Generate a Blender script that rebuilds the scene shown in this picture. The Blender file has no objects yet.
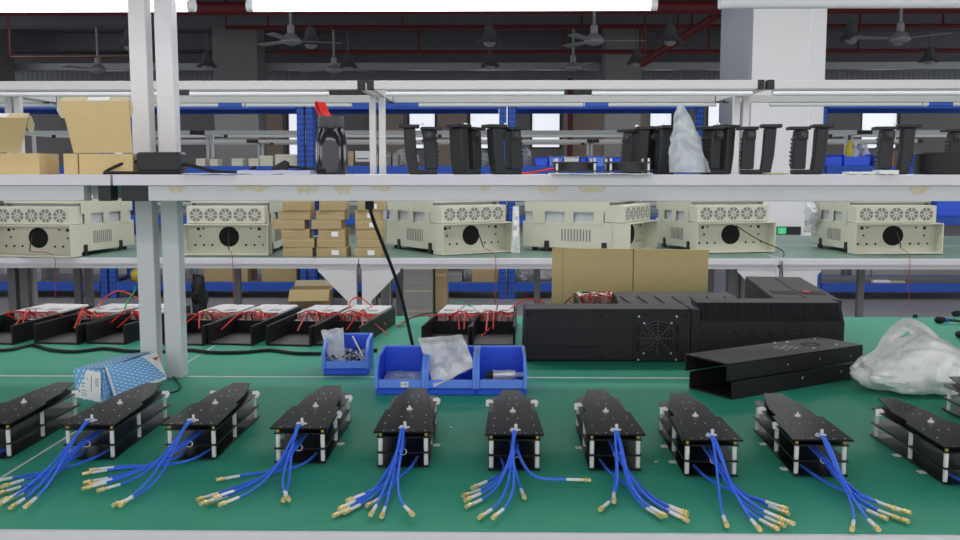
import bpy, bmesh, math, random
from mathutils import Vector, Matrix, noise

# ------------------------------------------------------------------ camera, world, light, exposure
R = math.radians
scene = bpy.context.scene
col = scene.collection
F = 950.0                      # focal length in pixels of a 960 px wide frame
BZ = 0.72                      # bench top height
CZ = BZ + 0.375                # camera height
PITCH, YAW = 5.89, 0.9

cam_data = bpy.data.cameras.new('camera')
cam_data.sensor_width = 36.0
cam_data.lens = F / 960.0 * 36.0
cam_data.clip_start = 0.02
cam = bpy.data.objects.new('camera', cam_data)
cam.location = (0, 0, CZ)
cam.rotation_euler = (R(90 - PITCH), 0, R(YAW))
col.objects.link(cam)
scene.camera = cam

world = bpy.data.worlds.new('world')
scene.world = world
world.use_nodes = True
world.node_tree.nodes['Background'].inputs[0].default_value = (0.99, 0.99, 1.0, 1)
world.node_tree.nodes['Background'].inputs[1].default_value = 1.55

def area(name, loc, sx, sy, power, rot=(0, 0, 0), color=(0.99, 0.99, 1.0)):
    l = bpy.data.lights.new(name, 'AREA')
    l.shape = 'RECTANGLE'; l.size = sx; l.size_y = sy; l.energy = power; l.color = color
    o = bpy.data.objects.new(name, l)
    o.location = loc; o.rotation_euler = rot
    col.objects.link(o)
    return o
# near-rail tube light, then unseen fill lights added to brighten the other rows
area('row_fill_light', (0.1, 1.31, CZ + 0.55), 4.2, 0.10, 5)
area('row_fill_light', (0.1, -1.6, CZ + 1.3), 5.0, 0.30, 55)
area('row_fill_light', (0.1, 3.4, CZ + 1.6), 6.0, 0.30, 70)
area('row_fill_light', (0.3, 5.3, CZ + 1.6), 6.0, 0.30, 36)
area('row_fill_light', (0.0, 7.0, CZ + 2.4), 12.0, 0.40, 80)
area('row_fill_light', (0.0, 10.3, CZ + 1.5), 14.0, 0.40, 70)
area('row_fill_light', (0.0, 16.5, CZ + 1.5), 14.0, 0.40, 70)

scene.view_settings.view_transform = 'Standard'
scene.view_settings.look = 'None'
scene.view_settings.gamma = 1.0
scene.view_settings.use_curve_mapping = False
scene.view_settings.exposure = 0.0

# ------------------------------------------------------------------ helpers
RM = cam.rotation_euler.to_matrix()
def ray(px, py): return RM @ Vector(((px - 480) / F, (270 - py) / F, -1))
def atz(px, py, z=BZ):
    r = ray(px, py); t = (z - CZ) / r.z
    return Vector((r.x * t, r.y * t, z))
def aty(px, py, y):
    r = ray(px, py); t = y / r.y
    return Vector((r.x * t, y, CZ + r.z * t))
def xat(px, y, py=250): return aty(px, py, y).x
def zat(py, y, px=480): return aty(px, py, y).z

def lin(c):
    f = lambda v: (v / 255 / 12.92) if v / 255 <= 0.04045 else ((v / 255 + 0.055) / 1.055) ** 2.4
    return tuple(f(v) for v in c) + (1.0,)

def mk(name, rgb, rough=0.5, metal=0.0, var=0.08, scale=40.0, spec=0.4, bump=0.0, emit=0.0, coat=0.0):
    m = bpy.data.materials.new(name); m.use_nodes = True
    nt = m.node_tree; b = nt.nodes['Principled BSDF']
    tc = nt.nodes.new('ShaderNodeTexCoord')
    n = nt.nodes.new('ShaderNodeTexNoise'); n.inputs['Scale'].default_value = scale; n.inputs['Detail'].default_value = 3
    nt.links.new(tc.outputs['Object'], n.inputs['Vector'])
    mx = nt.nodes.new('ShaderNodeMix'); mx.data_type = 'RGBA'
    c = lin(rgb)
    mx.inputs[6].default_value = tuple(v * (1 - var) for v in c[:3]) + (1,)
    mx.inputs[7].default_value = tuple(min(1, v * (1 + var)) for v in c[:3]) + (1,)
    nt.links.new(n.outputs['Fac'], mx.inputs[0])
    nt.links.new(mx.outputs[2], b.inputs['Base Color'])
    b.inputs['Roughness'].default_value = rough
    b.inputs['Metallic'].default_value = metal
    b.inputs['Specular IOR Level'].default_value = spec
    b.inputs['Coat Weight'].default_value = coat
    if bump:
        bp = nt.nodes.new('ShaderNodeBump'); bp.inputs['Strength'].default_value = bump; bp.inputs['Distance'].default_value = 0.002
        nt.links.new(n.outputs['Fac'], bp.inputs['Height']); nt.links.new(bp.outputs['Normal'], b.inputs['Normal'])
    if emit:
        b.inputs['Emission Color'].default_value = c; b.inputs['Emission Strength'].default_value = emit
    return m

def mk_clear(name, rgb, alpha, rough=0.25, bump=0.4, scale=60, spec=0.6):
    m = mk(name, rgb, rough, var=0.05, scale=scale, bump=bump, spec=spec)
    nt = m.node_tree; b = nt.nodes['Principled BSDF']
    n = nt.nodes.new('ShaderNodeTexNoise'); n.inputs['Scale'].default_value = scale * 0.5
    n.inputs['Distortion'].default_value = 1.5
    tc = [x for x in nt.nodes if x.type == 'TEX_COORD'][0]
    nt.links.new(tc.outputs['Object'], n.inputs['Vector'])
    mr = nt.nodes.new('ShaderNodeMapRange')
    mr.inputs[1].default_value = 0.3; mr.inputs[2].default_value = 0.7
    mr.inputs[3].default_value = max(0, alpha - 0.15); mr.inputs[4].default_value = min(1, alpha + 0.2)
    nt.links.new(n.outputs['Fac'], mr.inputs[0]); nt.links.new(mr.outputs[0], b.inputs['Alpha'])
    return m

M = {}
def mats():
    M['mat_green'] = mk('green_rubber_mat', (54, 154, 126), 0.5, var=0.06, scale=6, spec=0.16)
    M['mat_grey'] = mk('grey_green_mat', (98, 128, 116), 0.4, var=0.05, scale=6)
    M['white'] = mk('white_painted_steel', (208, 208, 209), 0.42, var=0.03, scale=9)
    M['beam'] = mk('grey_white_aluminium', (197, 199, 200), 0.4, var=0.04, scale=5)
    M['alu'] = mk('light_aluminium', (198, 200, 198), 0.42, var=0.03, scale=8)
    M['board'] = mk('white_laminate', (212, 212, 218), 0.4, var=0.02, scale=9)
    M['legs'] = mk('shaded_leg_grey', (120, 120, 120), 0.5)  # rear-leg shade put into the colour; louvres and a carton share it
    M['cap'] = mk('black_end_cap', (40, 41, 44), 0.55)
    M['residue'] = mk('tape_residue', (196, 189, 164), 0.7, var=0.15, scale=120)
    M['acrylic'] = mk('black_acrylic', (18, 17, 19), 0.2, var=0.1, spec=0.16)
    M['acrylic_edge'] = mk('black_board', (15, 15, 17), 0.3, var=0.1)
    M['nylon'] = mk('white_nylon', (222, 222, 216), 0.45)
    M['brass'] = mk('brass', (196, 180, 84), 0.4, 0.4)
    M['gold'] = mk('gold_plating', (238, 214, 150), 0.36, 0.6)
    M['cable'] = mk('blue_cable_jacket', (60, 114, 242), 0.38, var=0.06)
    M['sleeve'] = mk('pale_sleeve', (230, 230, 230), 0.4, var=0.05)
    M['paper'] = mk('white_paper', (232, 232, 232), 0.7, var=0.03)
    M['black'] = mk('black_powder_coat', (42, 42, 45), 0.55, var=0.06, scale=300, spec=0.2)
    M['black2'] = mk('black_sheet_metal', (32, 32, 34), 0.45, var=0.06, scale=200, spec=0.2)
    M['blackp'] = mk('black_plastic', (38, 39, 41), 0.5, var=0.08)
    M['grip'] = mk('matte_black_grip', (38, 40, 41), 0.6, var=0.08, scale=200, bump=0.2)
    M['rubber'] = mk('black_rubber', (26, 26, 28), 0.55)
    M['inside'] = mk('dark_steel_floor', (62, 60, 62), 0.5, var=0.08)
    M['psu'] = mk('white_module_case', (214, 214, 214), 0.45, var=0.05)
    M['psulabel'] = mk('grey_label_print', (150, 152, 155), 0.6, var=0.2, scale=300)
    M['redwire'] = mk('red_wire', (214, 50, 36), 0.42)
    M['thinred'] = mk('dark_red_thin_wire', (150, 40, 40), 0.5)
    M['greenwire'] = mk('green_wire', (40, 160, 110), 0.42)
    M['blackwire'] = mk('black_wire', (28, 28, 30), 0.45)
    M['pcb'] = mk('populated_board', (70, 72, 80), 0.5, var=0.6, scale=90)
    M['bluecomp'] = mk('blue_component', (60, 74, 140), 0.5, var=0.3)
    M['tan'] = mk('tan_connector', (190, 178, 140), 0.5)
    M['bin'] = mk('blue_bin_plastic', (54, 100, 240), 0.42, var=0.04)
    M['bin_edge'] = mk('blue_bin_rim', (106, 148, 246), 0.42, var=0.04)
    M['clear'] = mk_clear('clear_film', (222, 226, 230), 0.5, 0.18)
    M['clear3'] = mk_clear('clear_film_bright', (236, 238, 240), 0.58, 0.16, bump=0.5, scale=50)
    M['clear2'] = mk_clear('clear_film_thick', (208, 214, 216), 0.52, 0.2, bump=0.5, scale=50)
    M['milky'] = mk_clear('milky_film', (240, 240, 240), 0.78, 0.3, bump=0.5, scale=40)
    M['card'] = mk('kraft_board', (206, 182, 132), 0.75, var=0.05, scale=60)
    M['card_in'] = mk('kraft_board_inside', (200, 188, 154), 0.75, var=0.04, scale=60)
    M['card2'] = mk('brown_carton', (172, 153, 112), 0.75, var=0.07, scale=30)
    M['beige'] = mk('beige_powder_coat', (207, 206, 188), 0.5, var=0.03, scale=30)
    M['beige_d'] = mk('beige_panel_grey', (196, 200, 204), 0.5, var=0.05)
    M['dark'] = mk('dark_opening', (12, 12, 12), 0.8)
    M['fan_w'] = mk('pale_grille_wire', (212, 212, 200), 0.4)
    M['fan_d'] = mk('grey_fan', (128, 128, 122), 0.6)
    M['rack'] = mk('blue_rack_paint', (36, 84, 186), 0.45, var=0.06, scale=20)
    M['shelfpan'] = mk('grey_rack_shelf', (120, 124, 132), 0.5)
    M['floor'] = mk('grey_epoxy_floor', (158, 158, 156), 0.4, var=0.08, scale=1.2)
    M['ceil'] = mk('dark_grey_ceiling', (104, 104, 108), 0.8, var=0.08, scale=0.7)
    M['wall'] = mk('grey_wall', (128, 126, 126), 0.8, var=0.06, scale=0.5)
    M['taupe'] = mk('taupe_blind', (160, 146, 136), 0.8, var=0.03)
    M['pane'] = mk('daylit_pane', (238, 242, 250), 0.5, emit=0.8, var=0.0)
    M['pane_fill'] = mk('added_side_glow', (238, 242, 250), 0.5, emit=4.0, var=0.0)  # glow added to light the hall from its unseen sides
    M['frame_d'] = mk('dark_window_frame', (70, 70, 72), 0.5)
    M['colw'] = mk('white_column_paint', (244, 244, 245), 0.6, var=0.02, scale=2)
    M['colg'] = mk('grey_trim_and_side', (150, 152, 158), 0.5)
    M['redpipe'] = mk('red_pipe_paint', (104, 34, 38), 0.6)
    M['fanm'] = mk('grey_fan_metal', (150, 152, 152), 0.4)
    M['lampm'] = mk('dark_lamp_metal', (88, 90, 92), 0.45)
    M['tube_on'] = mk('lit_tube', (255, 250, 255), 0.4, emit=6.0, var=0.0)
    M['tube_off'] = mk('white_tube', (226, 228, 232), 0.35, var=0.02)
    M['tape'] = mk('blue_tape', (44, 92, 190), 0.45)
    M['bottle'] = mk('gloss_black_bottle', (26, 28, 34), 0.12, spec=0.6)
    M['lidgrey'] = mk('dark_grey_lid', (62, 64, 66), 0.45)
    M['red'] = mk('red_strap', (205, 36, 30), 0.5)
    M['silver'] = mk('silver_metal', (214, 215, 218), 0.3, 0.45)
    M['duct'] = mk('galvanised_duct', (150, 154, 156), 0.4, 0.3)
    M['yellow'] = mk('yellow_bag', (208, 190, 60), 0.6)
    M['orange'] = mk('orange_cap', (228, 120, 50), 0.5)
    M['lilac'] = mk('pale_bottle', (186, 190, 214), 0.4)
    M['grey_wrap'] = mk('grey_carton', (138, 138, 138), 0.4, var=0.1)
    M['exitgreen'] = mk('green_sign', (40, 190, 110), 0.5, emit=0.6)
    M['screw'] = mk('zinc_screw', (190, 190, 192), 0.35, 0.6)
mats()

def dashes():
    m = bpy.data.materials.new('blue_card_with_white_dashes'); m.use_nodes = True
    nt = m.node_tree; b = nt.nodes['Principled BSDF']; b.inputs['Roughness'].default_value = 0.5
    uv = nt.nodes.new('ShaderNodeTexCoord'); sp = nt.nodes.new('ShaderNodeSeparateXYZ')
    nt.links.new(uv.outputs['UV'], sp.inputs[0])
    def math_(op, a, bb=None):
        n = nt.nodes.new('ShaderNodeMath'); n.operation = op
        for i, v in enumerate((a, bb)):
            if v is None: continue
            if isinstance(v, (int, float)): n.inputs[i].default_value = v
            else: nt.links.new(v, n.inputs[i])
        return n.outputs[0]
    u = math_('MULTIPLY', sp.outputs[0], 150.0); v = math_('MULTIPLY', sp.outputs[1], 120.0)
    row = math_('FLOOR', v); half = math_('MULTIPLY', row, 0.5)
    fu = math_('FRACT', math_('ADD', u, half)); fv = math_('FRACT', v)
    sl = math_('SUBTRACT', fu, math_('MULTIPLY', fv, 0.35))
    a = math_('MULTIPLY', math_('GREATER_THAN', sl, 0.18), math_('LESS_THAN', sl, 0.42))
    c = math_('MULTIPLY', math_('GREATER_THAN', fv, 0.2), math_('LESS_THAN', fv, 0.8))
    f = math_('MULTIPLY', a, c)
    mx = nt.nodes.new('ShaderNodeMix'); mx.data_type = 'RGBA'
    mx.inputs[6].default_value = lin((112, 176, 228)); mx.inputs[7].default_value = lin((232, 240, 248))
    nt.links.new(f, mx.inputs[0]); nt.links.new(mx.outputs[2], b.inputs['Base Color'])
    return m
M['dash'] = dashes()

def perforated():
    m = mk('perforated_blue_upright', (36, 84, 186), 0.45, var=0.05)
    nt = m.node_tree; b = nt.nodes['Principled BSDF']
    tc = nt.nodes.new('ShaderNodeTexCoord'); mp = nt.nodes.new('ShaderNodeMapping'); mp.inputs['Scale'].default_value = (40, 40, 22)
    v = nt.nodes.new('ShaderNodeTexVoronoi'); v.inputs['Randomness'].default_value = 0.0; v.inputs['Scale'].default_value = 1.0
    nt.links.new(tc.outputs['Object'], mp.inputs[0]); nt.links.new(mp.outputs[0], v.inputs['Vector'])
    lt = nt.nodes.new('ShaderNodeMath'); lt.operation = 'LESS_THAN'; lt.inputs[1].default_value = 0.36
    nt.links.new(v.outputs['Distance'], lt.inputs[0])
    mx = nt.nodes.new('ShaderNodeMix'); mx.data_type = 'RGBA'
    mx.inputs[6].default_value = lin((38, 88, 190)); mx.inputs[7].default_value = lin((28, 52, 112))
    nt.links.new(lt.outputs[0], mx.inputs[0]); nt.links.new(mx.outputs[2], b.inputs['Base Color'])
    return m
M['perf'] = perforated()

def corrugated():
    m = mk('corrugated_grey_sheet', (124, 128, 130), 0.6, var=0.05)
    nt = m.node_tree; b = nt.nodes['Principled BSDF']
    tc = nt.nodes.new('ShaderNodeTexCoord'); w = nt.nodes.new('ShaderNodeTexWave'); w.inputs['Scale'].default_value = 3.0
    bp = nt.nodes.new('ShaderNodeBump'); bp.inputs['Strength'].default_value = 0.35; bp.inputs['Distance'].default_value = 0.02
    nt.links.new(tc.outputs['Object'], w.inputs['Vector']); nt.links.new(w.outputs['Fac'], bp.inputs['Height'])
    nt.links.new(bp.outputs['Normal'], b.inputs['Normal'])
    return m
M['corr'] = corrugated()

class MB:
    """collects shapes into one mesh"""
    def __init__(s): s.v = []; s.f = []; s.m = []; s.mi = 0
    def add(s, vs, fs):
        o = len(s.v); s.v += [tuple(v) for v in vs]
        s.f += [[i + o for i in f] for f in fs]; s.m += [s.mi] * len(fs)
        return s
    def mat(s, i): s.mi = i; return s
    def b(s, x0, x1, y0, y1, z0, z1, mt=None):
        vs = [(x, y, z) for z in (z0, z1) for y in (y0, y1) for x in (x0, x1)]
        if mt is not None: vs = [mt @ Vector(v) for v in vs]
        return s.add(vs, [(0, 2, 3, 1), (4, 5, 7, 6), (0, 1, 5, 4), (2, 6, 7, 3), (0, 4, 6, 2), (1, 3, 7, 5)])
    def box(s, c, d, rz=0.0, mt=None):
        t = Matrix.Translation(c) @ (mt if mt is not None else Matrix.Rotation(rz, 4, 'Z'))
        return s.b(-d[0] / 2, d[0] / 2, -d[1] / 2, d[1] / 2, -d[2] / 2, d[2] / 2, t)
    def prism(s, poly, a, bb, axis='z', mt=None):
        n = len(poly)
        def mkv(p, h):
            if axis == 'z': return Vector((p[0], p[1], h))
            if axis == 'x': return Vector((h, p[0], p[1]))
            return Vector((p[0], h, p[1]))
        vs = [mkv(p, a) for p in poly] + [mkv(p, bb) for p in poly]
        if mt is not None: vs = [mt @ v for v in vs]
        fs = [list(range(n))[::-1], list(range(n, 2 * n))] + [(i, (i + 1) % n, n + (i + 1) % n, n + i) for i in range(n)]
        return s.add(vs, fs)
    def tube(s, pts, r, n=6, cap=True):
        pts = [Vector(p) for p in pts]; rs = r if isinstance(r, (list, tuple)) else [r] * len(pts)
        vs = []; k = len(pts); up = None
        for i, p in enumerate(pts):
            t = (pts[min(i + 1, k - 1)] - pts[max(i - 1, 0)])
            t = t.normalized() if t.length > 1e-9 else Vector((0, 0, 1))
            if up is None: up = t.orthogonal().normalized()
            up = (up - t * up.dot(t)); up = up.normalized() if up.length > 1e-6 else t.orthogonal().normalized()
            w = t.cross(up)
            vs += [p + (up * math.cos(2 * math.pi * j / n) + w * math.sin(2 * math.pi * j / n)) * rs[i] for j in range(n)]
        fs = [(i * n + j, i * n + (j + 1) % n, (i + 1) * n + (j + 1) % n, (i + 1) * n + j) for i in range(k - 1) for j in range(n)]
        if cap: fs += [list(range(n))[::-1], list(range((k - 1) * n, k * n))]
        return s.add(vs, fs)
    def cyl(s, p0, p1, r, n=12, r1=None): return s.tube([p0, p1], [r, r if r1 is None else r1], n)
    def lathe(s, prof, c=(0, 0, 0), n=20, mt=None):
        vs = []; k = len(prof)
        for (r, z) in prof:
            for j in range(n):
                a = 2 * math.pi * j / n
                v = Vector((r * math.cos(a), r * math.sin(a), z))
                if mt is not None: v = mt @ v
                vs.append(v + Vector(c))
        fs = [(i * n + j, i * n + (j + 1) % n, (i + 1) * n + (j + 1) % n, (i + 1) * n + j) for i in range(k - 1) for j in range(n)]
        fs += [list(range(n))[::-1], list(range((k - 1) * n, k * n))]
        return s.add(vs, fs)
    def ring(s, c, r0, r1, th, n=24, mt=None):
        """flat ring in local XY, thickness th along local z"""
        prof = [(r0, 0), (r1, 0), (r1, th), (r0, th)]; vs = []; k = 4
        for (r, z) in prof:
            for j in range(n):
                a = 2 * math.pi * j / n; v = Vector((r * math.cos(a), r * math.sin(a), z))
                if mt is not None: v = mt @ v
                vs.append(v + Vector(c))
        fs = [(i * n + j, i * n + (j + 1) % n, ((i + 1) % k) * n + (j + 1) % n, ((i + 1) % k) * n + j) for i in range(k) for j in range(n)]
        return s.add(vs, fs)
    def build(s, name, m, parent=None, bev=0.0, smooth=True, loc=None, rz=0.0):
        me = bpy.data.meshes.new(name); me.from_pydata(s.v, [], s.f); me.update()
        bm = bmesh.new(); bm.from_mesh(me); bmesh.ops.recalc_face_normals(bm, faces=bm.faces); bm.to_mesh(me); bm.free()
        ms = m if isinstance(m, (list, tuple)) else [m]
        for x in ms: me.materials.append(M[x] if isinstance(x, str) else x)
        me.polygons.foreach_set('material_index', s.m)
        if smooth:
            me.shade_smooth(); me.set_sharp_from_angle(angle=R(35))
        o = bpy.data.objects.new(name, me); col.objects.link(o)
        if parent is not None: o.parent = parent
        if loc is not None: o.location = loc
        if rz: o.rotation_euler = (0, 0, rz)
        if bev:
            md = o.modifiers.new('bevel', 'BEVEL'); md.width = bev; md.segments = 2; md.limit_method = 'ANGLE'; md.angle_limit = R(40)
        return o

def tag(o, label=None, cat=None, group=None, kind=None):
    if label: o['label'] = label
    if cat: o['category'] = cat
    if group: o['group'] = group
    if kind: o['kind'] = kind
    return o
def thing(name, label, cat, loc=(0, 0, 0), rz=0.0, group=None):
    o = bpy.data.objects.new(name, None); o.empty_display_size = 0.05; col.objects.link(o)
    o.location = loc; o.rotation_euler = (0, 0, rz)
    return tag(o, label, cat, group)
def copy_tree(o, label=None, loc=None, rz=None):
    c = o.copy(); col.objects.link(c)
    if label: c['label'] = label
    if loc is not None: c.location = loc
    if rz is not None: c.rotation_euler = (0, 0, rz)
    for ch in list(o.children):
        d = ch.copy(); col.objects.link(d); d.parent = c
        for g in list(ch.children):
            e = g.copy(); col.objects.link(e); e.parent = d
    return c
def cat_rom(pts, per=6):
    pts = [Vector(p) for p in pts]; out = []
    P = [pts[0] * 2 - pts[1]] + pts + [pts[-1] * 2 - pts[-2]]
    for i in range(1, len(P) - 2):
        for k in range(per):
            t = k / per; a, b_, c, d = P[i - 1], P[i], P[i + 1], P[i + 2]
            out.append(0.5 * ((2 * b_) + (c - a) * t + (2 * a - 5 * b_ + 4 * c - d) * t * t + (3 * b_ - a - 3 * c + d) * t ** 3))
    out.append(pts[-1]); return out
def bez(a, b_, c, d, n=14):
    o = []
    for i in range(n + 1):
        t = i / n; o.append(a * (1 - t) ** 3 + b_ * 3 * t * (1 - t) ** 2 + c * 3 * t * t * (1 - t) + d * t ** 3)
    return o
RX90 = Matrix.Rotation(R(90), 4, 'X')     # local XY plane -> faces -Y
ORD = ['first', 'second', 'third', 'fourth', 'fifth', 'sixth', 'seventh', 'eighth', 'ninth', 'tenth']
rnd = random.Random(7)
# ------------------------------------------------------------------ the hall
YF = 20.0; ZC = CZ + 2.65; XL = 15.0; YB = -6.0
def struct(o): o['kind'] = 'structure'; return o
struct(MB().b(-XL, XL, YB, YF, -0.1, 0).build('floor', 'floor'))
struct(MB().b(-XL, XL, YB, YF, ZC, ZC + 0.1).build('ceiling', 'ceil'))
struct(MB().b(-XL - 0.1, -XL, YB, YF, 0, ZC).build('wall_left', 'wall'))
struct(MB().b(XL, XL + 0.1, YB, YF, 0, ZC).build('wall_right', 'wall'))
# far wall: grey wall with window openings, taupe blinds and a corrugated upper band
W_PX = [(286, 299, 163), (407, 437, 150), (468, 514, 150), (530, 562, 149), (648, 674, 152), (706, 726, 168), (100, 128, 160), (860, 900, 150)]
wz1 = CZ + 1.62
wall = MB()
wins = sorted([(xat(a, YF, 130), xat(b_, YF, 130), zat(c, YF)) for a, b_, c in W_PX])
x = -XL
for (a, b_, z0) in wins:
    wall.b(x, a, YF, YF + 0.15, 0, wz1); wall.b(a, b_, YF, YF + 0.15, 0, z0); x = b_
wall.b(x, XL, YF, YF + 0.15, 0, wz1)
struct(wall.build('wall_back', 'wall', smooth=False))
struct(MB().b(-XL, XL, YF, YF + 0.15, wz1, ZC).build('trim_1', 'corr'))
for i, (a, b_, z0) in enumerate(wins):
    w = struct(MB().b(a, b_, YF + 0.08, YF + 0.09, z0, wz1).build('window_%d' % (i + 1), 'pane', smooth=False))
    fr = MB()
    for xx in (a, b_ - 0.05): fr.b(xx, xx + 0.05, YF + 0.02, YF + 0.08, z0, wz1)
    for zz in (z0, wz1 - 0.05): fr.b(a, b_, YF + 0.021, YF + 0.079, zz, zz + 0.04)
    fr.build('window_frame', 'frame_d', w)
bl = [(268, 285), (370, 404), (438, 467), (563, 600), (634, 647)]
for i, (a, b_) in enumerate(bl):
    tag(MB().b(xat(a, YF - 0.06), xat(b_, YF - 0.06), YF - 0.06, YF - 0.03, CZ + 0.1, wz1 - 0.05).build('roller_blind', 'taupe'),
        'taupe window blind on the far wall, %s of the five from the left' % ORD[i], 'blind', 'taupe blinds on the far wall')
for i, (sx, nm) in enumerate(((-1, 'left'), (1, 'right'))):  # glowing side windows, out of view, added to fill the hall with light
    for k, yy in enumerate((-3.5, 3.0, 9.5, 16.0)):
        w = struct(MB().b(sx * (XL - 0.02) - 0.01, sx * (XL - 0.02) + 0.01, yy - 2.6, yy + 2.6, 0.9, 3.3).build('window_%d' % (10 + i * 4 + k), 'pane_fill', smooth=False))
        fr = MB()
        for q in (-2.6, -0.9, 0.85, 2.55): fr.b(sx * (XL - 0.06) - 0.02, sx * (XL - 0.06) + 0.02, yy + q, yy + q + 0.06, 0.9, 3.3)
        fr.build('window_frame', 'frame_d', w)
# concrete columns by the far wall
n = 1
for (a, b_) in ((214, 258), (605, 641), (-40, 0)):
    y = 17.5
    struct(MB().b(xat(a, y, 100), xat(b_, y, 100), y, y + 0.6, 0, ZC).build('trim_%d' % (n + 1), 'wall')); n += 1
# white column in the right of the hall
yc = 7.0
xa, xb = xat(748, yc, 100), xat(824, yc, 100)
c = struct(MB().b(xa, xb, yc, yc + 0.87, 0, ZC).build('trim_%d' % (n + 1), 'colw')); n += 1
MB().b(xa - 0.006, xa + 0.02, yc - 0.006, yc + 0.87, 0, ZC).build('trim_and_side', 'colg', c)  # grey over the corner trim and the column's whole left face
MB().tube([(xa + 0.43, yc - 0.008, 0.9), (xa + 0.43, yc - 0.008, ZC)], 0.008, 6).build('conduit', 'colw', c)
# ceiling beams
for (y, h) in ((6.0, 0.35), (11.0, 0.45), (15.2, 0.35), (18.5, 0.3)):
    struct(MB().b(-XL, XL, y, y + 0.35, ZC - h, ZC).build('trim_%d' % (n + 1), 'ceil')); n += 1
# galvanised cable tray along the far wall
zt = zat(67, 18.3)
struct(MB().b(-XL, XL, 18.2, 18.4, zt - 0.06, zt + 0.07).build('trim_%d' % (n + 1), 'duct')); n += 1
zt = zat(61, 19.4)
struct(MB().b(-XL, XL, 19.3, 19.8, zt - 0.05, zt + 0.14).build('trim_%d' % (n + 1), 'ceil')); n += 1

# red sprinkler pipes
def pipe(pts, r, label, name='sprinkler_pipe'):
    return tag(MB().tube(pts, r, 8).build(name, 'redpipe'), label, 'pipe', 'red sprinkler pipes')
y = 12.4; z = zat(8, y)
o = thing('sprinkler_main', 'thickest red sprinkler main high under the hall ceiling', 'pipe', (0, y, z), 0, 'red sprinkler pipes')
MB().tube([(-9, 0, 0), (9, 0, 0)], 0.085, 12).build('pipe', 'redpipe', o)
for xx in (-6, -2.6, 1.8, 5.5): MB().cyl((xx, 0, 0.05), (xx, 0, ZC - z), 0.015, 6).build('hanger_rod', 'redpipe', o)
y = 14.6; z = zat(27, y)
o = thing('sprinkler_branch', 'thin red sprinkler branch pipe just below the lit tubes in the photo', 'pipe', (0, y, z), 0, 'red sprinkler pipes')
MB().tube([(xat(226, y, 27), 0, ZC - z - 0.01), (xat(226, y, 27), 0, 0), (9, 0, 0)], 0.032, 8).build('pipe', 'redpipe', o)
for px in (268, 402, 582, 692, 860, 943):
    MB().cyl((xat(px, y, 27), 0, 0), (xat(px, y, 27), 0, ZC - z), 0.018, 6).build('hanger_rod', 'redpipe', o)
y = 17.2; z = zat(52, y)
o = thing('sprinkler_branch', 'lowest thin red sprinkler pipe running across the hall behind the ceiling fans', 'pipe', (0, y, z), 0, 'red sprinkler pipes')
MB().tube([(xat(276, y, 52), 0, ZC - z - 0.01), (xat(276, y, 52), 0, 0), (10, 0, 0)], 0.035, 8).build('pipe', 'redpipe', o)
for px in (308, 419, 564, 640, 709, 858):
    MB().cyl((xat(px, y, 52), 0, 0), (xat(px, y, 52), 0, ZC - z), 0.022, 6).build('hanger_rod', 'redpipe', o)
pq, pr_ = aty(727, 9, 12.75), aty(642, 64, 14.2)
o = thing('sprinkler_branch', 'red pipe sloping down to the left beside the white column', 'pipe', pq, 0, 'red sprinkler pipes')
MB().tube([(0, 0, 0), pr_ - pq], 0.055, 8).build('pipe', 'redpipe', o)
for t in (0.1, 0.55, 0.97):
    v = (pr_ - pq) * t; MB().cyl(v, (v.x, v.y, ZC - pq.z), 0.016, 6).build('hanger_rod', 'redpipe', o)
y = 19.7
pipe([(xat(570, y, 130), y, 0), (xat(570, y, 130), y, CZ + 1.9)], 0.06, 'upright red standpipe between the far windows', 'standpipe')
y = 10.0; z = zat(56, y)
pipe([(xat(10, y, 56), y, ZC - 0.01), (xat(10, y, 56), y, z), (xat(139, y, 56), y, z), (xat(139, y, 56), y, ZC - 0.01)], 0.012, 'short thin red pipe above the open cardboard boxes')

# ceiling fans and pendant lamps
def fan(i, px, py, y, yaw, label):
    p = aty(px, py, y)
    o = thing('ceiling_fan', label, 'ceiling fan', p, R(yaw), 'ceiling fans of the hall')
    MB().cyl((0, 0, 0.08), (0, 0, ZC - p.z), 0.018, 8).build('down_rod', 'fanm', o)
    MB().lathe([(0.025, 0.19), (0.045, 0.17), (0.045, 0.08), (0.085, 0.05), (0.125, 0.0), (0.125, -0.03), (0.07, -0.055), (0.02, -0.07)], n=24).build('motor_housing', 'fanm', o)
    for k in range(3):
        t = Matrix.Rotation(2 * math.pi * k / 3, 4, 'Z') @ Matrix.Rotation(R(9), 4, 'X')
        MB().prism([(0.11, -0.025), (0.22, -0.05), (0.62, -0.06), (0.64, 0), (0.62, 0.05), (0.22, 0.04), (0.11, 0.025)], -0.012, -0.004, mt=t).build('blade', 'fanm', o)
for i, a in enumerate([(291, 40, 12, 20, 'nearer ceiling fan hanging above the flask with the red strap'),
                       (594, 40, 12, 0, 'nearer ceiling fan hanging above the shelf fans, right of the middle'),
                       (900, 38, 12, 70, 'nearer ceiling fan hanging to the right of the white column'),
                       (98, 69, 15.4, 0, 'farther ceiling fan hanging above the taller open cardboard box'),
                       (334, 69, 15.4, 35, 'farther ceiling fan, second from the left in the back row of fans'),
                       (573, 67, 15.4, 50, 'farther ceiling fan, third from the left in the back row of fans')]): fan(i, *a)
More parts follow.
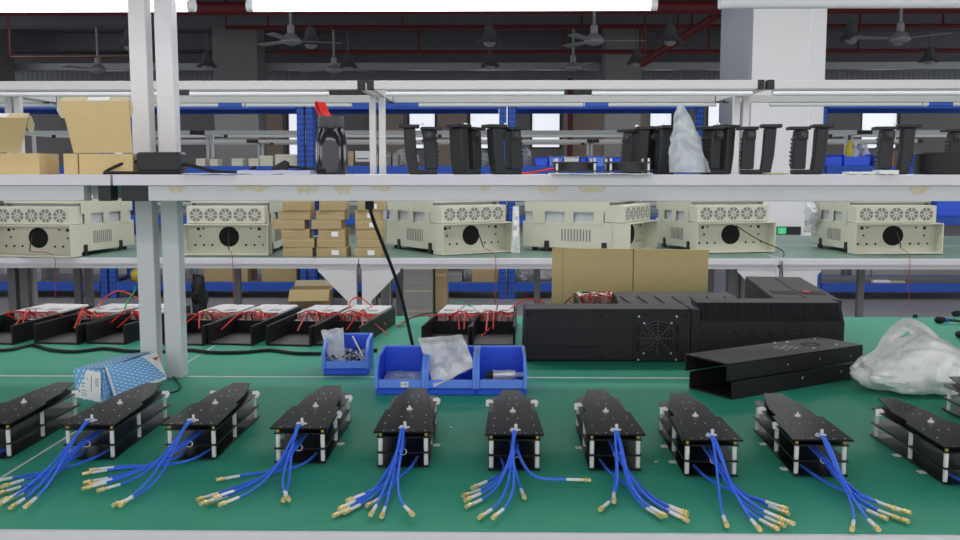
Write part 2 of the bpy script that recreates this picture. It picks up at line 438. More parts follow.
def lamp(px, py, y, label):
    p = aty(px, py, y)
    o = thing('pendant_lamp', label, 'lamp', p, 0, 'unlit pendant lamps of the hall')
    MB().cyl((0, 0, 0.2), (0, 0, ZC - p.z), 0.012, 6).build('hanging_rod', 'lampm', o)
    MB().lathe([(0.05, 0.2), (0.07, 0.17), (0.075, 0.1), (0.11, 0.04), (0.165, -0.02), (0.17, -0.03), (0.16, -0.03), (0.1, 0.02), (0.05, 0.08), (0.0, 0.09)], n=24).build('lamp_shade', 'lampm', o)
    MB().lathe([(0.03, 0.05), (0.07, 0.01), (0.085, -0.03), (0.05, -0.07), (0.0, -0.085)], n=16).build('bulb', 'fanm', o)
for i, (px, py) in enumerate(((311, 43), (489.5, 41), (670, 40), (851, 38), (130, 45))):
    lamp(px, py, 13.0, 'dark pendant lamp of the nearer row, %s' % ['behind the left ceiling fan', 'high in the middle of the hall', 'just left of the white column', 'just right of the white column', 'partly behind the left shelf post'][i])
for i, (px, py) in enumerate(((207, 65), (348, 66), (490, 65), (636, 62), (929, 60))):
    lamp(px, py, 16.0, 'dark pendant lamp of the farther row, %s' % ['first from the left', 'second from the left', 'third from the left', 'fourth from the left', 'last at the right'][i])

# ------------------------------------------------------------------ workbenches
def bench(x0, x1, y0, y1, label, matm='mat_green', gusset=False, group='workbenches'):
    o = thing('workbench', label, 'workbench', ((x0 + x1) / 2, (y0 + y1) / 2, 0), 0, group)
    w = (x1 - x0) / 2; d = (y1 - y0) / 2
    MB().b(-w, w, -d, d, BZ - 0.028, BZ - 0.0006).build('bench_top', 'board', o, bev=0.002)
    MB().b(-w + 0.0022, w - 0.0022, -d + 0.006, d - 0.006, BZ - 0.0005, BZ).build('bench_mat', matm, o)
    fr = MB()
    for yy in (-d + 0.006, d - 0.041): fr.b(-w + 0.006, w - 0.006, yy, yy + 0.035, BZ - 0.047, BZ - 0.028)
    for xx in (-w + 0.006, w - 0.041): fr.b(xx, xx + 0.035, -d + 0.04, d - 0.04, BZ - 0.047, BZ - 0.028)
    fr.build('bench_frame', 'beam', o)
    for sx in (-1, 1):
        for sy in (-1, 1):
            g = MB().b(-0.02, 0.02, -0.02, 0.02, 0, BZ - 0.047).build('leg', 'white' if sy < 0 else 'legs', o, loc=(sx * (w - 0.03), sy * (d - 0.03), 0))  # rear legs painted darker for the shade they stand in
            if gusset and sy < 0:
                q = [(0, 0), (-sx * 0.13, 0), (-sx * 0.13, -0.01), (0, -0.145)]
                MB().prism([(sx * 0.0 - sx * 0.02 + a, BZ - 0.0475 + b_) for a, b_ in q], -0.0215, -0.0195, 'y').build('gusset_plate', 'white', g)
    return o
Y0, Y1, Y2 = 0.957, 1.716, 2.463
XB = xat(165, Y1, 377)
bench(XB - 1.9, XB - 0.0003, Y0, Y1 - 0.0003, 'green matted workbench in the left foreground under the leftmost circuit stacks')
bench(XB + 0.0003, XB + 1.97, Y0, Y1 - 0.0003, 'green matted workbench filling the foreground under the blue bins and most circuit stacks')
bench(XB - 1.9, XB - 0.0003, Y1 + 0.0003, Y2, 'green matted workbench behind the left shelf post carrying the leftmost open trays')
bench(XB + 0.0003, XB + 1.97, Y1 + 0.0003, Y2, 'green matted workbench behind the blue bins carrying the cardboard sheet and the fan enclosure')
# next row
MY0, MY1, MY2 = 4.14, 4.88, 5.64
mxb = [xat(p, MY1, 250) for p in (-337, 21, 379, 737, 1096)]
names = ['far left', 'left', 'middle', 'right']
for i in range(4):
    f = ['beyond the left end of the beige cabinets', 'under the two leftmost beige cabinets and the carton stacks', 'under the three middle beige cabinets', 'under the rightmost beige cabinet'][i]
    bench(mxb[i] + 0.002, mxb[i + 1] - 0.002, MY0, MY1 - 0.002, 'second-row workbench, front half, ' + f, 'mat_grey', True, 'second-row workbenches')
    o = bench(mxb[i] + 0.002, mxb[i + 1] - 0.002, MY1 + 0.002, MY2, 'second-row workbench, rear half, ' + f, 'mat_grey', False, 'second-row workbenches')
    if i: MB().b(-0.016, 0.016, -0.016, 0.016, 0, BZ - 0.047).build('leg', 'legs', o, loc=(xat((0, 238, 537, 860)[i], 4.95, 290) - o.location.x, 4.95 - o.location.y, 0))

# ------------------------------------------------------------------ shelf frames over the benches
def frame(x0, x1, yp, label, lz, arm, shelf=None, capw=0.045, pw=0.03, group='bench shelf frames', backtape=False, top=None):
    """posts at both ends, a front-to-back arm on each post and a lamp rail at both ends of the arms"""
    o = thing('shelf_frame', label, 'shelf frame', ((x0 + x1) / 2, yp, BZ), 0, group)
    w = (x1 - x0) / 2
    for s in (-1, 1):
        MB().b(-pw / 2, pw / 2, -pw / 2, pw / 2, 0, lz - BZ + 0.06).build('upright', 'white', o, loc=(s * (w - 0.006 - pw / 2), 0, 0), bev=0.0015)
        xx = s * (w - 0.006 - pw / 2)
        MB().b(xx - 0.012, xx + 0.012, -arm + 0.0225, arm - 0.0225, lz - BZ + 0.016, lz - BZ + 0.05).build('lamp_arm', 'white', o)
    for s in (-1, 1):
        MB().b(-w + capw, w - capw, s * arm - 0.02, s * arm + 0.02, lz - BZ + 0.0125, lz - BZ + 0.0525).build('lamp_rail', 'alu', o, bev=0.002)
        for e in (-1, 1):
            MB().box((e * (w - capw / 2 - 0.002), s * arm, lz - BZ + 0.0325), (capw - 0.005, 0.043, 0.043)).build('end_cap', 'cap', o, bev=0.002)
    if shelf:
        sf, sb = shelf
        zt = CZ - 0.004 - BZ
        MB().b(-w + 0.0005, w - 0.0005, sf - yp, sb - yp, zt - 0.0175, zt).build('shelf_board', 'board', o, bev=0.001)
        for (a, b_) in ((sf - yp + 0.004, sf - yp + 0.034), (sb - yp - 0.034, sb - yp - 0.004)):
            MB().b(-w + 0.045, w - 0.045, a, b_, zt - 0.042, zt - 0.0175).build('shelf_beam', 'beam', o, bev=0.001)
            for e in (-1, 1):
                MB().box(((w - 0.012) if e > 0 else -(w - 0.034), (a + b_) / 2, zt - 0.0298), (0.02 if e > 0 else 0.044, 0.0305, 0.0245)).build('end_cap', 'cap', o, bev=0.001)
        for s in (-1, 1):
            MB().b(s * (w - 0.03) - 0.014, s * (w - 0.03) + 0.014, sf - yp + 0.035, sb - yp - 0.035, zt - 0.04, zt - 0.018).build('shelf_bracket', 'beam', o)
    return o
LZ = CZ + 0.385
f_left = frame(XB - 1.87, XB - 0.0015, Y1, 'white shelf frame on the left foreground bench carrying the cardboard boxes', LZ, 0.4, (1.505, 1.93), 0.012, 0.031)
f_right = frame(XB + 0.0015, XB + 1.87, Y1, 'white shelf frame across the foreground carrying the flask and the black handles', LZ, 0.4, (1.505, 1.93), 0.012, 0.031)
# torn tape residue on the front beam of the right frame
for (px, w, h) in ((177, 20, 9), (252, 34, 7), (307, 22, 8), (342, 18, 9), (381, 20, 7), (485, 10, 5), (548, 22, 8), (592, 28, 7), (920, 20, 9)):
    a = aty(px, 184.5, 1.5088); k = 1.509 / F
    pts = [(a.x - f_right.location.x - w * k / 2 + w * k * i / 7, -h * k * (0.35 + 0.65 * rnd.random()) * (1 if 0 < i < 7 else 0.2)) for i in range(8)]
    poly = [(p[0], a.z - BZ - 0.0035 + p[1]) for p in pts] + [(pts[-1][0], a.z - BZ - 0.003), (pts[0][0], a.z - BZ - 0.003)]
    MB().prism(poly, 1.5085 - Y1, 1.5091 - Y1, 'y').build('tape_residue', 'residue', f_right, smooth=False)

mframes = []
mlab = ['beyond the left edge', 'behind the open cardboard boxes', 'across the middle behind the flask and handles', 'in front of the white column']
for i in range(4):
    mframes.append(frame(mxb[i] + 0.002, mxb[i + 1] - 0.002, MY1, 'second-row shelf frame with lamp rails, ' + mlab[i], CZ + 0.367, 0.42, None, 0.036, 0.032, 'second-row shelf frames'))
# third and fourth rows of frames and benches
def far_row(yp, xs, word, rail):
    for i in range(len(xs) - 1):
        lab = '%s-row %%s, %s of that row from the left' % (word, ORD[i])
        bench(xs[i] + 0.002, xs[i + 1] - 0.002, yp - 0.7, yp, lab % 'workbench', 'mat_grey', False, word + '-row workbenches')
        frame(xs[i] + 0.002, xs[i + 1] - 0.002, yp + 0.05, lab % 'shelf frame', CZ + rail, 0.42, None, 0.075, 0.032, word + '-row shelf frames')
far_row(10.2, [xat(p, 10.2, 150) for p in (30, 209, 432, 640, 850, 1060)], 'third', 0.37)
far_row(12.6, [xat(p, 12.6, 150) for p in (110, 260, 430, 590, 750, 910)], 'fourth', 0.36)

# ------------------------------------------------------------------ tube lamps
def tube_light(x0, x1, y, z, lit, label, rail_z, group):
    o = thing('tube_light', label, 'lamp', ((x0 + x1) / 2, y, z), 0, group)
    w = (x1 - x0) / 2
    MB().cyl((-w + 0.015, 0, 0), (w - 0.015, 0, 0), 0.0125, 14).build('tube', 'tube_on' if lit else 'tube_off', o)
    for s in (-1, 1): MB().cyl((s * (w - 0.015), 0, 0), (s * w, 0, 0), 0.0132, 14).build('end_cap', 'tube_off', o)
    MB().b(-w, w, -0.012, 0.012, 0.0135, rail_z - z - 0.0005).build('lamp_body', 'tube_off', o)
    return o
rz_ = LZ + 0.0125
yL = Y1 + 0.4
zL = zat(5, yL)
for (a, b_, lit, lab) in ((-150, 195, True, 'lit white tube lamp at the top left, passing behind both posts'),
                          (247, 657, True, 'lit white tube lamp across the top middle'),
                          (719, 1075, False, 'unlit white tube lamp at the top right in front of the column')):
    tube_light(xat(a, yL, 5), xat(b_, yL, 5), yL, zL if lit else zat(3.5, yL), lit, lab, rz_, 'tube lamps over the foreground bench')
    tube_light(xat(a, yL, 5), xat(b_, yL, 5), Y1 - 0.4, zL, True, lab.replace('unlit', 'lit').split(' tube lamp')[0] + ' tube lamp on the near rail, out of view, ' + ['left', 'middle', 'right'][[-150, 247, 719].index(a)], rz_, 'tube lamps on the near rail')
rzm = CZ + 0.367 + 0.0125
yM, yN = MY1 - 0.42, MY1 + 0.42
for i, (a, b_) in enumerate(((-18, 168), (190, 329), (386, 564), (592, 752), (772, 1000))):
    o = tube_light(xat(a, yM, 93), xat(b_, yM, 93), yM, zat(93.5, yM), False, 'unlit tube under the front lamp rail of the second row, %s from the left' % ORD[i], rzm, 'unlit tube lamps of the second row')
for i, (a, b_, tp) in enumerate(((-100, 55, 0), (62, 245, 231), (246, 352, 0), (396, 583, 385), (584, 716, 583), (770, 921, 0), (922, 1050, 921))):
    o = tube_light(xat(a, yN, 104), xat(b_, yN, 104), yN, zat(104.5, yN), False, 'unlit tube under the rear lamp rail of the second row, %s from the left' % ORD[i], rzm, 'unlit tube lamps of the second row')
    if tp:
        k = xat(tp + 12, yN, 104) if tp != 385 else xat(407, yN, 104)
        k = min(max(k, xat(a, yN) + 0.06), xat(b_, yN) - 0.06) - o.location.x
        MB().box((k, 0, 0.002), (0.13, 0.031, 0.032)).build('blue_tape', 'tape', o, bev=0.004)

# ------------------------------------------------------------------ blue storage racks
RY = 8.2
LV = [zat(285, RY) , zat(216, RY), zat(166, RY), zat(100.5, RY)]
LV[0] = 0.14
def rack(a, b_, label, uprights=(True, True)):
    x0, x1 = xat(a, RY, 130), xat(b_, RY, 130)
    o = thing('storage_rack', label, 'rack', ((x0 + x1) / 2, RY, 0), 0, 'blue storage racks')
    w = (x1 - x0) / 2
    for s in (-1, 1):
        for yy in (0, 0.6):
            MB().b(-0.03, 0.03, -0.03, 0.03, 0, LV[3] + 0.03).build('upright', 'perf', o, loc=(s * (w - 0.034), yy, 0))
    for z in LV:
        for yy in (-0.02, 0.6):
            MB().b(-w + 0.068, w - 0.068, yy - 0.02, yy + 0.02, z - 0.075, z).build('beam', 'rack', o, bev=0.004)
        MB().b(-w + 0.068, w - 0.068, 0.0, 0.58, z - 0.02, z - 0.001).build('shelf_panel', 'shelfpan' if z < 1.3 else 'rack', o)
    return o
for i, (a, b_) in enumerate(((-97, 103), (104, 305), (306, 507), (508, 703), (818, 1024))):
    rack(a, b_, 'blue storage rack, %s' % ['at the left edge behind the open cardboard boxes', 'between the left posts and the flask', 'between the flask and the three left handles',
         'behind the shelf fans and the clear bag', 'to the right of the white column'][i])
# ------------------------------------------------------------------ beige cabinets on the second row
def make_cabinet(label, loc, rz, n=0):
    """local frame: hood front-left bottom corner at the origin, front faces -Y"""
    W, L, H1, H2, HT = 0.385, 0.51, 0.142, 0.222, 0.266
    o = thing('beige_cabinet', label, 'cabinet', loc, rz, 'beige cabinets on the second row')
    t = 0.004; x0, x1 = 0.0, W
    # front hood: a shallow open box with a recessed panel
    h = MB()
    h.b(x0, x1, 0, 0.075, 0.003, 0.003 + t); h.b(x0, x1, 0, 0.075, H1 - t, H1)
    h.b(x0, x0 + t, 0, 0.075, 0.007, H1 - t); h.b(x1 - t, x1, 0, 0.075, 0.007, H1 - t)
    h.build('front_hood', 'beige', o)
    p = MB().b(x0 + t, x1 - t, 0.062, 0.0745, 0.007, H1 - t).build('recessed_panel', 'beige', o)
    MB().cyl((W * 0.5, 0.061, 0.083), (W * 0.5, 0.0618, 0.083), 0.046, 28).build('cable_opening', 'dark', p)
    for (fx, fz, s) in ((0.14, 0.118, 0.008), (0.20, 0.12, 0.005), (0.16, 0.085, 0.005), (0.1, 0.045, 0.0055), (0.2, 0.045, 0.0055), (0.3, 0.045, 0.0055),
                        (0.7, 0.045, 0.0055), (0.8, 0.045, 0.0055), (0.9, 0.046, 0.0045), (0.86, 0.118, 0.008), (0.76, 0.12, 0.005), (0.86, 0.083, 0.005)):
        MB().b(W * fx - s * 0.8, W * fx + s * 0.8, 0.0605, 0.0615, fz - s * 0.8, fz + s * 0.8).build('connector_hole', 'dark', p)
    # fan strip
    fs = MB().b(x0 + 0.012, x1 - 0.02, 0.03, 0.12, H1 + 0.002, H2).build('fan_strip', 'beige', o, bev=0.002)
    for k in range(5):
        cx = x0 + 0.056 + k * 0.066; cz = (H1 + H2) / 2
        f = MB()
        tr = Matrix.Translation((cx, 0.0295, cz)) @ RX90
        f.ring((0, 0, 0), 0.0, 0.031, 0.0008, 24, tr)
        f.mat(1)
        for rr in (0.011, 0.032): f.ring((0, 0, 0.0012), rr - 0.0022, rr, 0.001, 24, tr)
        for q in range(8):
            a = 2 * math.pi * q / 8
            f.b(0.004, 0.031, -0.0016, 0.0016, 0.001, 0.0022, tr @ Matrix.Rotation(a, 4, 'Z'))
        f.build('fan_grille', ['fan_d', 'fan_w'], fs, smooth=False)
    # body behind the hood
    by = 0.075
    MB().b(x0 + 0.014, x1 - 0.014, by + 0.0005, L, 0.018, H1).build('lower_body', 'beige', o, bev=0.002)
    MB().b(x0 + 0.024, x1 - 0.024, 0.122, L - 0.01, H1 + 0.0005, H2 + 0.012).build('inner_case', 'beige_d', o)
    MB().b(x0 + 0.012, x1 - 0.012, 0.09, L - 0.005, H2 + 0.0125, HT).build('top_cover', 'beige', o, bev=0.003)
    for sx, xx in ((-1, x0 + 0.0135), (1, x1 - 0.0135)):
        for yy, w in ((0.125, 0.045), (0.265, 0.04), (0.40, 0.06)):
            MB().b(xx - 0.002, xx + 0.002, yy, yy + w, H1 - 0.01, HT - 0.002).build('side_strap', 'beige', o)
        lo = MB()
        for k in range(10):
            y = 0.185 + k * 0.0145
            lo.b(xx - 0.0008, xx + 0.0008, y, y + 0.005, 0.052, 0.108)
        lo.build('louvre', 'legs', o, smooth=False)
        for yy in (0.11, 0.38):
            MB().b(xx - 0.006, xx + 0.006, yy, yy + 0.022, 0.004, 0.05).build('black_latch', 'blackp', o, bev=0.002)
        MB().b(xx - 0.0012, xx + 0.0012, 0.1, L - 0.012, H1 + 0.047, HT - 0.004).build('side_rail', 'beige', o)
    for fx in (0.04, W - 0.04):
        for fy in (0.1, L - 0.05): MB().cyl((fx, fy, 0), (fx, fy, 0.018), 0.012, 10).build('foot', 'rubber', o)
    return o
cabs = []
for (px, py, th, lab) in ((-11, 257, -9, 'beige cabinet at the far left of the second row, cut by the photo edge'),
                          (183, 256, 0, 'beige cabinet just right of the two white posts, facing straight ahead'),
                          (443, 256, 34, 'beige cabinet turned to the right, next to the carton stacks'),
                          (630, 255, 62, 'beige cabinet shown from its louvred side above the brown cardboard sheet'),
                          (697, 254, 14, 'beige cabinet turned slightly, standing to the left of the green exit sign'),
                          (855, 255, 5.5, 'beige cabinet at the right end of the second row, in front of the right rack')):
    p = atz(px, py, BZ)
    cabs.append(make_cabinet(lab, (p.x, p.y, BZ), R(th)))
cabs[0].scale = (1.04, 1.08, 1.0); cabs[5].scale = (1.08, 1.0, 1.0); cabs[4].scale = (1.03, 1.0, 1.0)
cabs[2].scale = (1.0, 1.12, 1.0); cabs[3].scale = (1.0, 1.08, 1.0)
# thin leads hanging out of the cable openings
def hang(i, pts, lab):
    c = cabs[i]; m = Matrix.Translation(c.location) @ Matrix.Rotation(c.rotation_euler.z, 4, 'Z')
    a = m @ Vector((0.2, 0.055, 0.12)); b_ = m @ Vector((0.21, -0.012, 0.03))
    o = thing('hanging_lead', lab, 'cable', a, 0, 'thin leads of the beige cabinets')
    q = [a, a * 0.5 + b_ * 0.5 + Vector((0, -0.01, 0.015)), b_]
    MB().tube([v - a for v in cat_rom(q)], 0.0028, 5).build('black_sleeve', 'blackwire', o)
    e = [b_] + [Vector(p) for p in pts]
    MB().tube([v - a for v in cat_rom(e)], 0.0015, 5).build('red_lead', 'thinred', o)
for i, px, y1, lab in ((0, 53, 300, 'thin red and black lead hanging from the far left beige cabinet'), (1, 232, 305, 'thin red and black lead hanging from the cabinet beside the posts'),
                  (2, 495, 308, 'thin red and black lead hanging from the cabinet beside the carton stacks'), (5, 910, 306, 'thin red and black lead hanging from the rightmost cabinet')):
    yy = MY0 - 0.012
    hang(i, [(xat(px, yy), yy, BZ + 0.01), (xat(px, yy), yy, BZ - 0.1), (xat(px + 1, yy), yy - 0.01, zat(y1, yy))], lab)
c = cabs[4]; m = Matrix.Translation(c.location) @ Matrix.Rotation(c.rotation_euler.z, 4, 'Z')
pts = [m @ Vector((0.22, 0.055, 0.125)), m @ Vector((0.3, -0.03, 0.06)), m @ Vector((0.4, -0.06, 0.012)), aty(782, 262, MY0 - 0.01), aty(783, 285, MY0 - 0.01)]
tag(MB().tube(cat_rom(pts), 0.0026, 5).build('hanging_lead', 'blackwire'), 'thin black lead running from the cabinet left of the exit sign over the bench edge', 'cable')

# carton stacks
def carton(w, d, h, label, loc, rz, group, lab=False, mat='card2'):
    o = thing('carton', label, 'box', loc, rz, group)
    MB().b(-w / 2, w / 2, -d / 2, d / 2, 0, h).build('carton_body', mat, o, bev=0.0015)
    MB().b(-w / 2 + 0.001, w / 2 - 0.001, -d / 2 - 0.0008, -d / 2, h * 0.74, h * 0.78).build('lid_seam', 'card', o)
    if lab: MB().b(0.0, w * 0.25, -d / 2 - 0.0009, -d / 2 - 0.0001, h * 0.2, h * 0.72).build('white_label', 'paper', o)
    return o
lev = ['lowest', 'second from the bottom', 'third from the bottom', 'fourth from the bottom', 'fifth from the bottom', 'topmost']
for si, (cx, n, offs, labs, nm) in enumerate(((297, 6, (0, 1, -2, -8, -2, 0), (0, 0, 0, 0, 0, 0), 'left'), (331, 6, (1, 0, 1, -4, 0, 2), (1, 0, 1, 0, 0, 0), 'middle'),
                                    (369, 6, (-1, 0, 0, 0, -1, 2), (1, 0, 0, 1, 1, 1), 'right'))):
    p = atz(cx, 257, BZ); z = BZ
    for k in range(n):
        h = (zat(257 - 9.3 * (k + 1), p.y) - zat(257 - 9.3 * k, p.y)) - 0.0006
        w = (0.132 if si == 0 else 0.126 if si == 1 else 0.116) * (1.0 + 0.06 * math.sin(k * 2.1 + si))
        if si == 0 and k == 3: w *= 1.08
        carton(w, 0.11, h, 'small brown carton in the %s stack between the cabinets, %s' % (nm, lev[k]), (p.x + offs[k] * 0.0044, p.y + 0.06 + 0.004 * math.sin(k * 3.3), z), R(rnd.uniform(-3, 3)), 'small cartons stacked on the second row', labs[k])
        z += h + 0.0006
# clear film beside the third cabinet and at the last one
def pillow(corners, bulge, amp, seed, n=14, freq=14):
    """crumpled closed bag between four corners (bl, br, tr, tl)"""
    bl, br, tr, tl = [Vector(c) for c in corners]
    nrm = (br - bl).cross(tl - bl).normalized(); vs = []; fs = []
    for s in (1, -1):
        for j in range(n + 1):
            for i in range(n + 1):
                u, v = i / n, j / n
                p = (bl * (1 - u) + br * u) * (1 - v) + (tl * (1 - u) + tr * u) * v
                e = min(1, 4 * u * (1 - u) * 1.4) * min(1, 4 * v * (1 - v) * 1.4)
                d = noise.turbulence(p * freq + Vector((seed, 0, s)), 3, True) - 0.5
                vs.append(p + nrm * (s * bulge * e + amp * d * (0.35 + e)) + Vector((0, 0, amp * 0.3 * d)))
    k = (n + 1) ** 2
    for s in range(2):
        for j in range(n):
            for i in range(n):
                a = s * k + j * (n + 1) + i
                fs.append((a, a + 1, a + n + 2, a + n + 1))
    ed = [(0, i) for i in range(n)] + [(i, n) for i in range(n)] + [(n, n - i) for i in range(n)] + [(n - i, 0) for i in range(n)]
    idx = [a * (n + 1) + b_ for a, b_ in ed]
    for q in range(len(idx)):
        a, b_ = idx[q], idx[(q + 1) % len(idx)]
        fs.append((a, b_, b_ + k, a + k))
    return MB().add(vs, fs)
y = MY0 + 0.30
tag(pillow([aty(511, 253, y), aty(520, 253, y), aty(519, 206, y), aty(513, 206, y)], 0.012, 0.02, 3).build('plastic_film', 'milky'), 'milky plastic film standing between the two middle beige cabinets', 'film')
y = MY0 + 0.62
tag(pillow([aty(804, 231, y), aty(817, 232, y), aty(816, 203, y), aty(806, 203, y)], 0.03, 0.06, 5).build('plastic_film', 'clear'), 'clear plastic film hanging at the left rear of the rightmost cabinet', 'film')

# exit sign on the white column
y = 6.98
a, b_ = aty(777, 234, y), aty(801, 227.5, y)
o = thing('exit_sign', 'small green exit sign with a running figure low on the white column', 'sign', (a.x, y, a.z))
w = b_.x - a.x; h = b_.z - a.z; g = w * 0.38
MB().b(0, w, -0.002, 0.018, -0.006, h + 0.006).build('sign_case', 'cap', o)
MB().b(0.004, g, -0.004, -0.0025, 0, h).build('sign_face', 'exitgreen', o)
sg = MB()
tr = Matrix.Translation((0.004 + g * 0.5, -0.0046, h * 0.5)) @ RX90
s = h
sg.ring((s * 0.12, s * 0.33, 0), 0, s * 0.09, 0.0005, 10, tr)
for (xa_, ya_, xb_, yb_) in ((0.06, 0.2, -0.05, -0.08), (-0.05, -0.08, 0.14, -0.18), (0.14, -0.18, 0.1, -0.4), (-0.05, -0.08, -0.2, -0.3), (-0.2, -0.3, -0.38, -0.28), (0.06, 0.18, 0.24, 0.04), (0.05, 0.18, -0.14, 0.12), (-0.14, 0.12, -0.2, -0.05)):
    v = Vector((xb_ - xa_, yb_ - ya_)) * s; an = math.atan2(v.y, v.x)
    sg.b(0, v.length, -0.045 * s, 0.045 * s, 0, 0.0005, tr @ Matrix.Translation((xa_ * s, ya_ * s, 0)) @ Matrix.Rotation(an, 4, 'Z'))
sg.build('running_figure', 'paper', o, smooth=False)

# ------------------------------------------------------------------ things on the floor and racks behind
def rackbox(a, b_, y0, lvl, y, label, mat='card2', d=0.35, group='cartons on the blue racks'):
    x0, x1 = xat(a, y), xat(b_, y); h = zat(y0, y) - LV[lvl]
    carton(x1 - x0, d, h, label, ((x0 + x1) / 2, y + d / 2, LV[lvl]), 0, group, False, mat)
rackbox(203, 247, 258, 0, RY + 0.03, 'wide brown carton on the bottom rack shelf, right of the two posts')
rackbox(261, 296, 262, 0, RY + 0.03, 'brown carton on the bottom rack shelf behind the open carton on the floor')
rackbox(300, 303, 262, 0, RY + 0.1, 'narrow brown carton edge on the bottom rack shelf beside the blue upright')
rackbox(472, 498, 266, 0, RY + 0.03, 'brown carton on the bottom rack shelf below the turned beige cabinet')
rackbox(445, 462, 272, 0, RY + 0.05, 'small grey carton on the bottom rack shelf left of the brown one', 'grey_wrap')
rackbox(12, 40, 268, 0, RY + 0.05, 'grey carton on the bottom rack shelf at the far left', 'grey_wrap')
# open carton on the floor
p = atz(310, 306.5, 0); k = p.y / F
o = thing('open_carton', 'open brown carton with folded flaps on the floor between the benches', 'box', (p.x, p.y, 0), R(4))
w, d, h = 40 * k, 0.26, 17 * k
bx = MB(); t = 0.006
bx.b(-w / 2, w / 2, 0, t, 0, h); bx.b(-w / 2, w / 2, d - t, d, 0, h); bx.b(-w / 2, -w / 2 + t, t, d - t, 0, h); bx.b(w / 2 - t, w / 2, t, d - t, 0, h); bx.b(-w / 2 + t, w / 2 - t, t, d - t, 0, t)
bx.build('carton_body', 'card2', o)
MB().b(-w / 2, w / 2, -0.003, 0.003, 0, 0.13, Matrix.Translation((0, -0.004, h + 0.001)) @ Matrix.Rotation(R(128), 4, 'X')).build('flap', 'card', o)
MB().b(-w / 2, w / 2, -0.003, 0.003, 0, 0.13, Matrix.Translation((0, d - 0.003, h + 0.001)) @ Matrix.Rotation(R(-75), 4, 'X')).build('flap', 'card_in', o)
MB().b(-0.003, 0.003, 0, d, 0, 0.12, Matrix.Translation((w / 2, 0, h + 0.001)) @ Matrix.Rotation(R(60), 4, 'Y')).build('flap', 'card', o)
# wrapped grey cartons and a brown one on the floor
yy = 6.9
for k, (y0, y1) in enumerate(((337, 308), (307.6, 286), (285.6, 264))):
    z0 = max(0, zat(y0, yy)) if k else 0; z1 = zat(y1, yy)
    x0, x1 = xat(400, yy), xat(432, yy)
    if k == 0: zb = z1
    else: z0 = zb + 0.0008; zb = z1
    carton(x1 - x0, 0.35, z1 - z0, 'grey film-wrapped carton on the floor below the cabinets, %s' % ['lowest of three', 'middle of three', 'top of three'][k], ((x0 + x1) / 2, yy + 0.18, z0), 0, 'grey wrapped cartons on the floor', False, 'grey_wrap')
x0, x1 = xat(433, yy), xat(446, yy)
carton(x1 - x0 - 0.01, 0.3, zat(263, yy), 'tall brown carton standing on the floor beside the grey wrapped cartons', ((x0 + x1) / 2, yy + 0.3, 0), 0, None)
yy = 6.6
tag(pillow([(xat(190, yy), yy, 0.0), (xat(206, yy), yy, 0.0), (xat(203, yy), yy, zat(276, yy)), (xat(192, yy), yy, zat(274, yy))], 0.08, 0.12, 8, freq=8).build('wrapped_bundle', 'rubber'), 'black film-wrapped bundle on the floor right of the posts', 'bundle')
def lump(x, y, z, rx, ry, rz, seed, amp=0.25, n=14, fr=3.0):
    mb = MB(); vs = []; fs = []
    for j in range(n + 1):
        for i in range(2 * n):
            th = math.pi * j / n; ph = math.pi * i / n
            u = Vector((math.sin(th) * math.cos(ph), math.sin(th) * math.sin(ph), math.cos(th)))
            d = 1 + amp * (noise.turbulence(u * fr + Vector((seed, seed * .3, 0)), 3, True) - 0.5)
            q = Vector((u.x * rx * d, u.y * ry * d, u.z * rz * d)); q.z = max(q.z, -rz * 0.8)
            vs.append(q + Vector((x, y, z + rz * 0.8)))
    m = 2 * n
    for j in range(n):
        for i in range(m): fs.append((j * m + i, j * m + (i + 1) % m, (j + 1) * m + (i + 1) % m, (j + 1) * m + i))
    return mb.add(vs, fs)
tag(lump(xat(132, RY), RY + 0.1, LV[0], 0.06, 0.06, 0.06, 2).build('yellow_bag', 'yellow'), 'yellow bag on the bottom rack shelf left of the posts', 'bag')
for i, (px, w) in enumerate(((424, 0.1), (465, 0.02), (545, 0.1), (690, 0.1), (523, 0.06))):
    tag(lump(xat(px, RY + 0.15), RY + 0.2 + 0.0 * i, LV[0], w, 0.1, 0.06, 11 + i, 0.5).build('film_bundle', 'clear'), 'crumpled clear film on the bottom rack shelf, %s from the left' % ORD[[0, 1, 3, 4, 2][i]], 'film', 'crumpled film on the racks')
# right rack, lower shelf: white and orange objects
o = thing('white_tool', 'white tool with a brown tip lying on the bottom shelf of the right rack', 'tool', (xat(885, RY), RY, LV[0] + 0.03))
MB().b(-0.09, 0.06, 0, 0.05, -0.03, -0.005).build('tool_body', 'paper', o, bev=0.005); MB().b(0.061, 0.19, 0.01, 0.04, -0.03, -0.01).build('tool_tip', 'tan', o)
def bbin(px0, px1, lvl, h, y, label, mat='bin', group='blue bins on the racks'):
    x0, x1 = xat(px0, y, 170), xat(px1, y, 170); w = x1 - x0 - 0.004; d = 0.3
    q = MB(); t = 0.006
    q.b(-w / 2, -w / 2 + t, 0, d, 0, h); q.b(w / 2 - t, w / 2, 0, d, 0, h); q.b(-w / 2 + t, w / 2 - t, 0, t, 0, h * 0.8); q.b(-w / 2 + t, w / 2 - t, d - t, d, 0, h); q.b(-w / 2 + t, w / 2 - t, t, d - t, 0, t)
    o = q.build('storage_bin', mat, bev=0.003, loc=((x0 + x1) / 2, y, LV[lvl])); tag(o, label, 'bin', group); return o
for i, (a, b_) in enumerate(((824, 842), (843, 870), (878, 890), (914, 928))):
    bbin(a, b_, 2, 0.1, RY + 0.04, 'blue bin on the eye-level shelf of the right rack, %s from the left' % ORD[i])
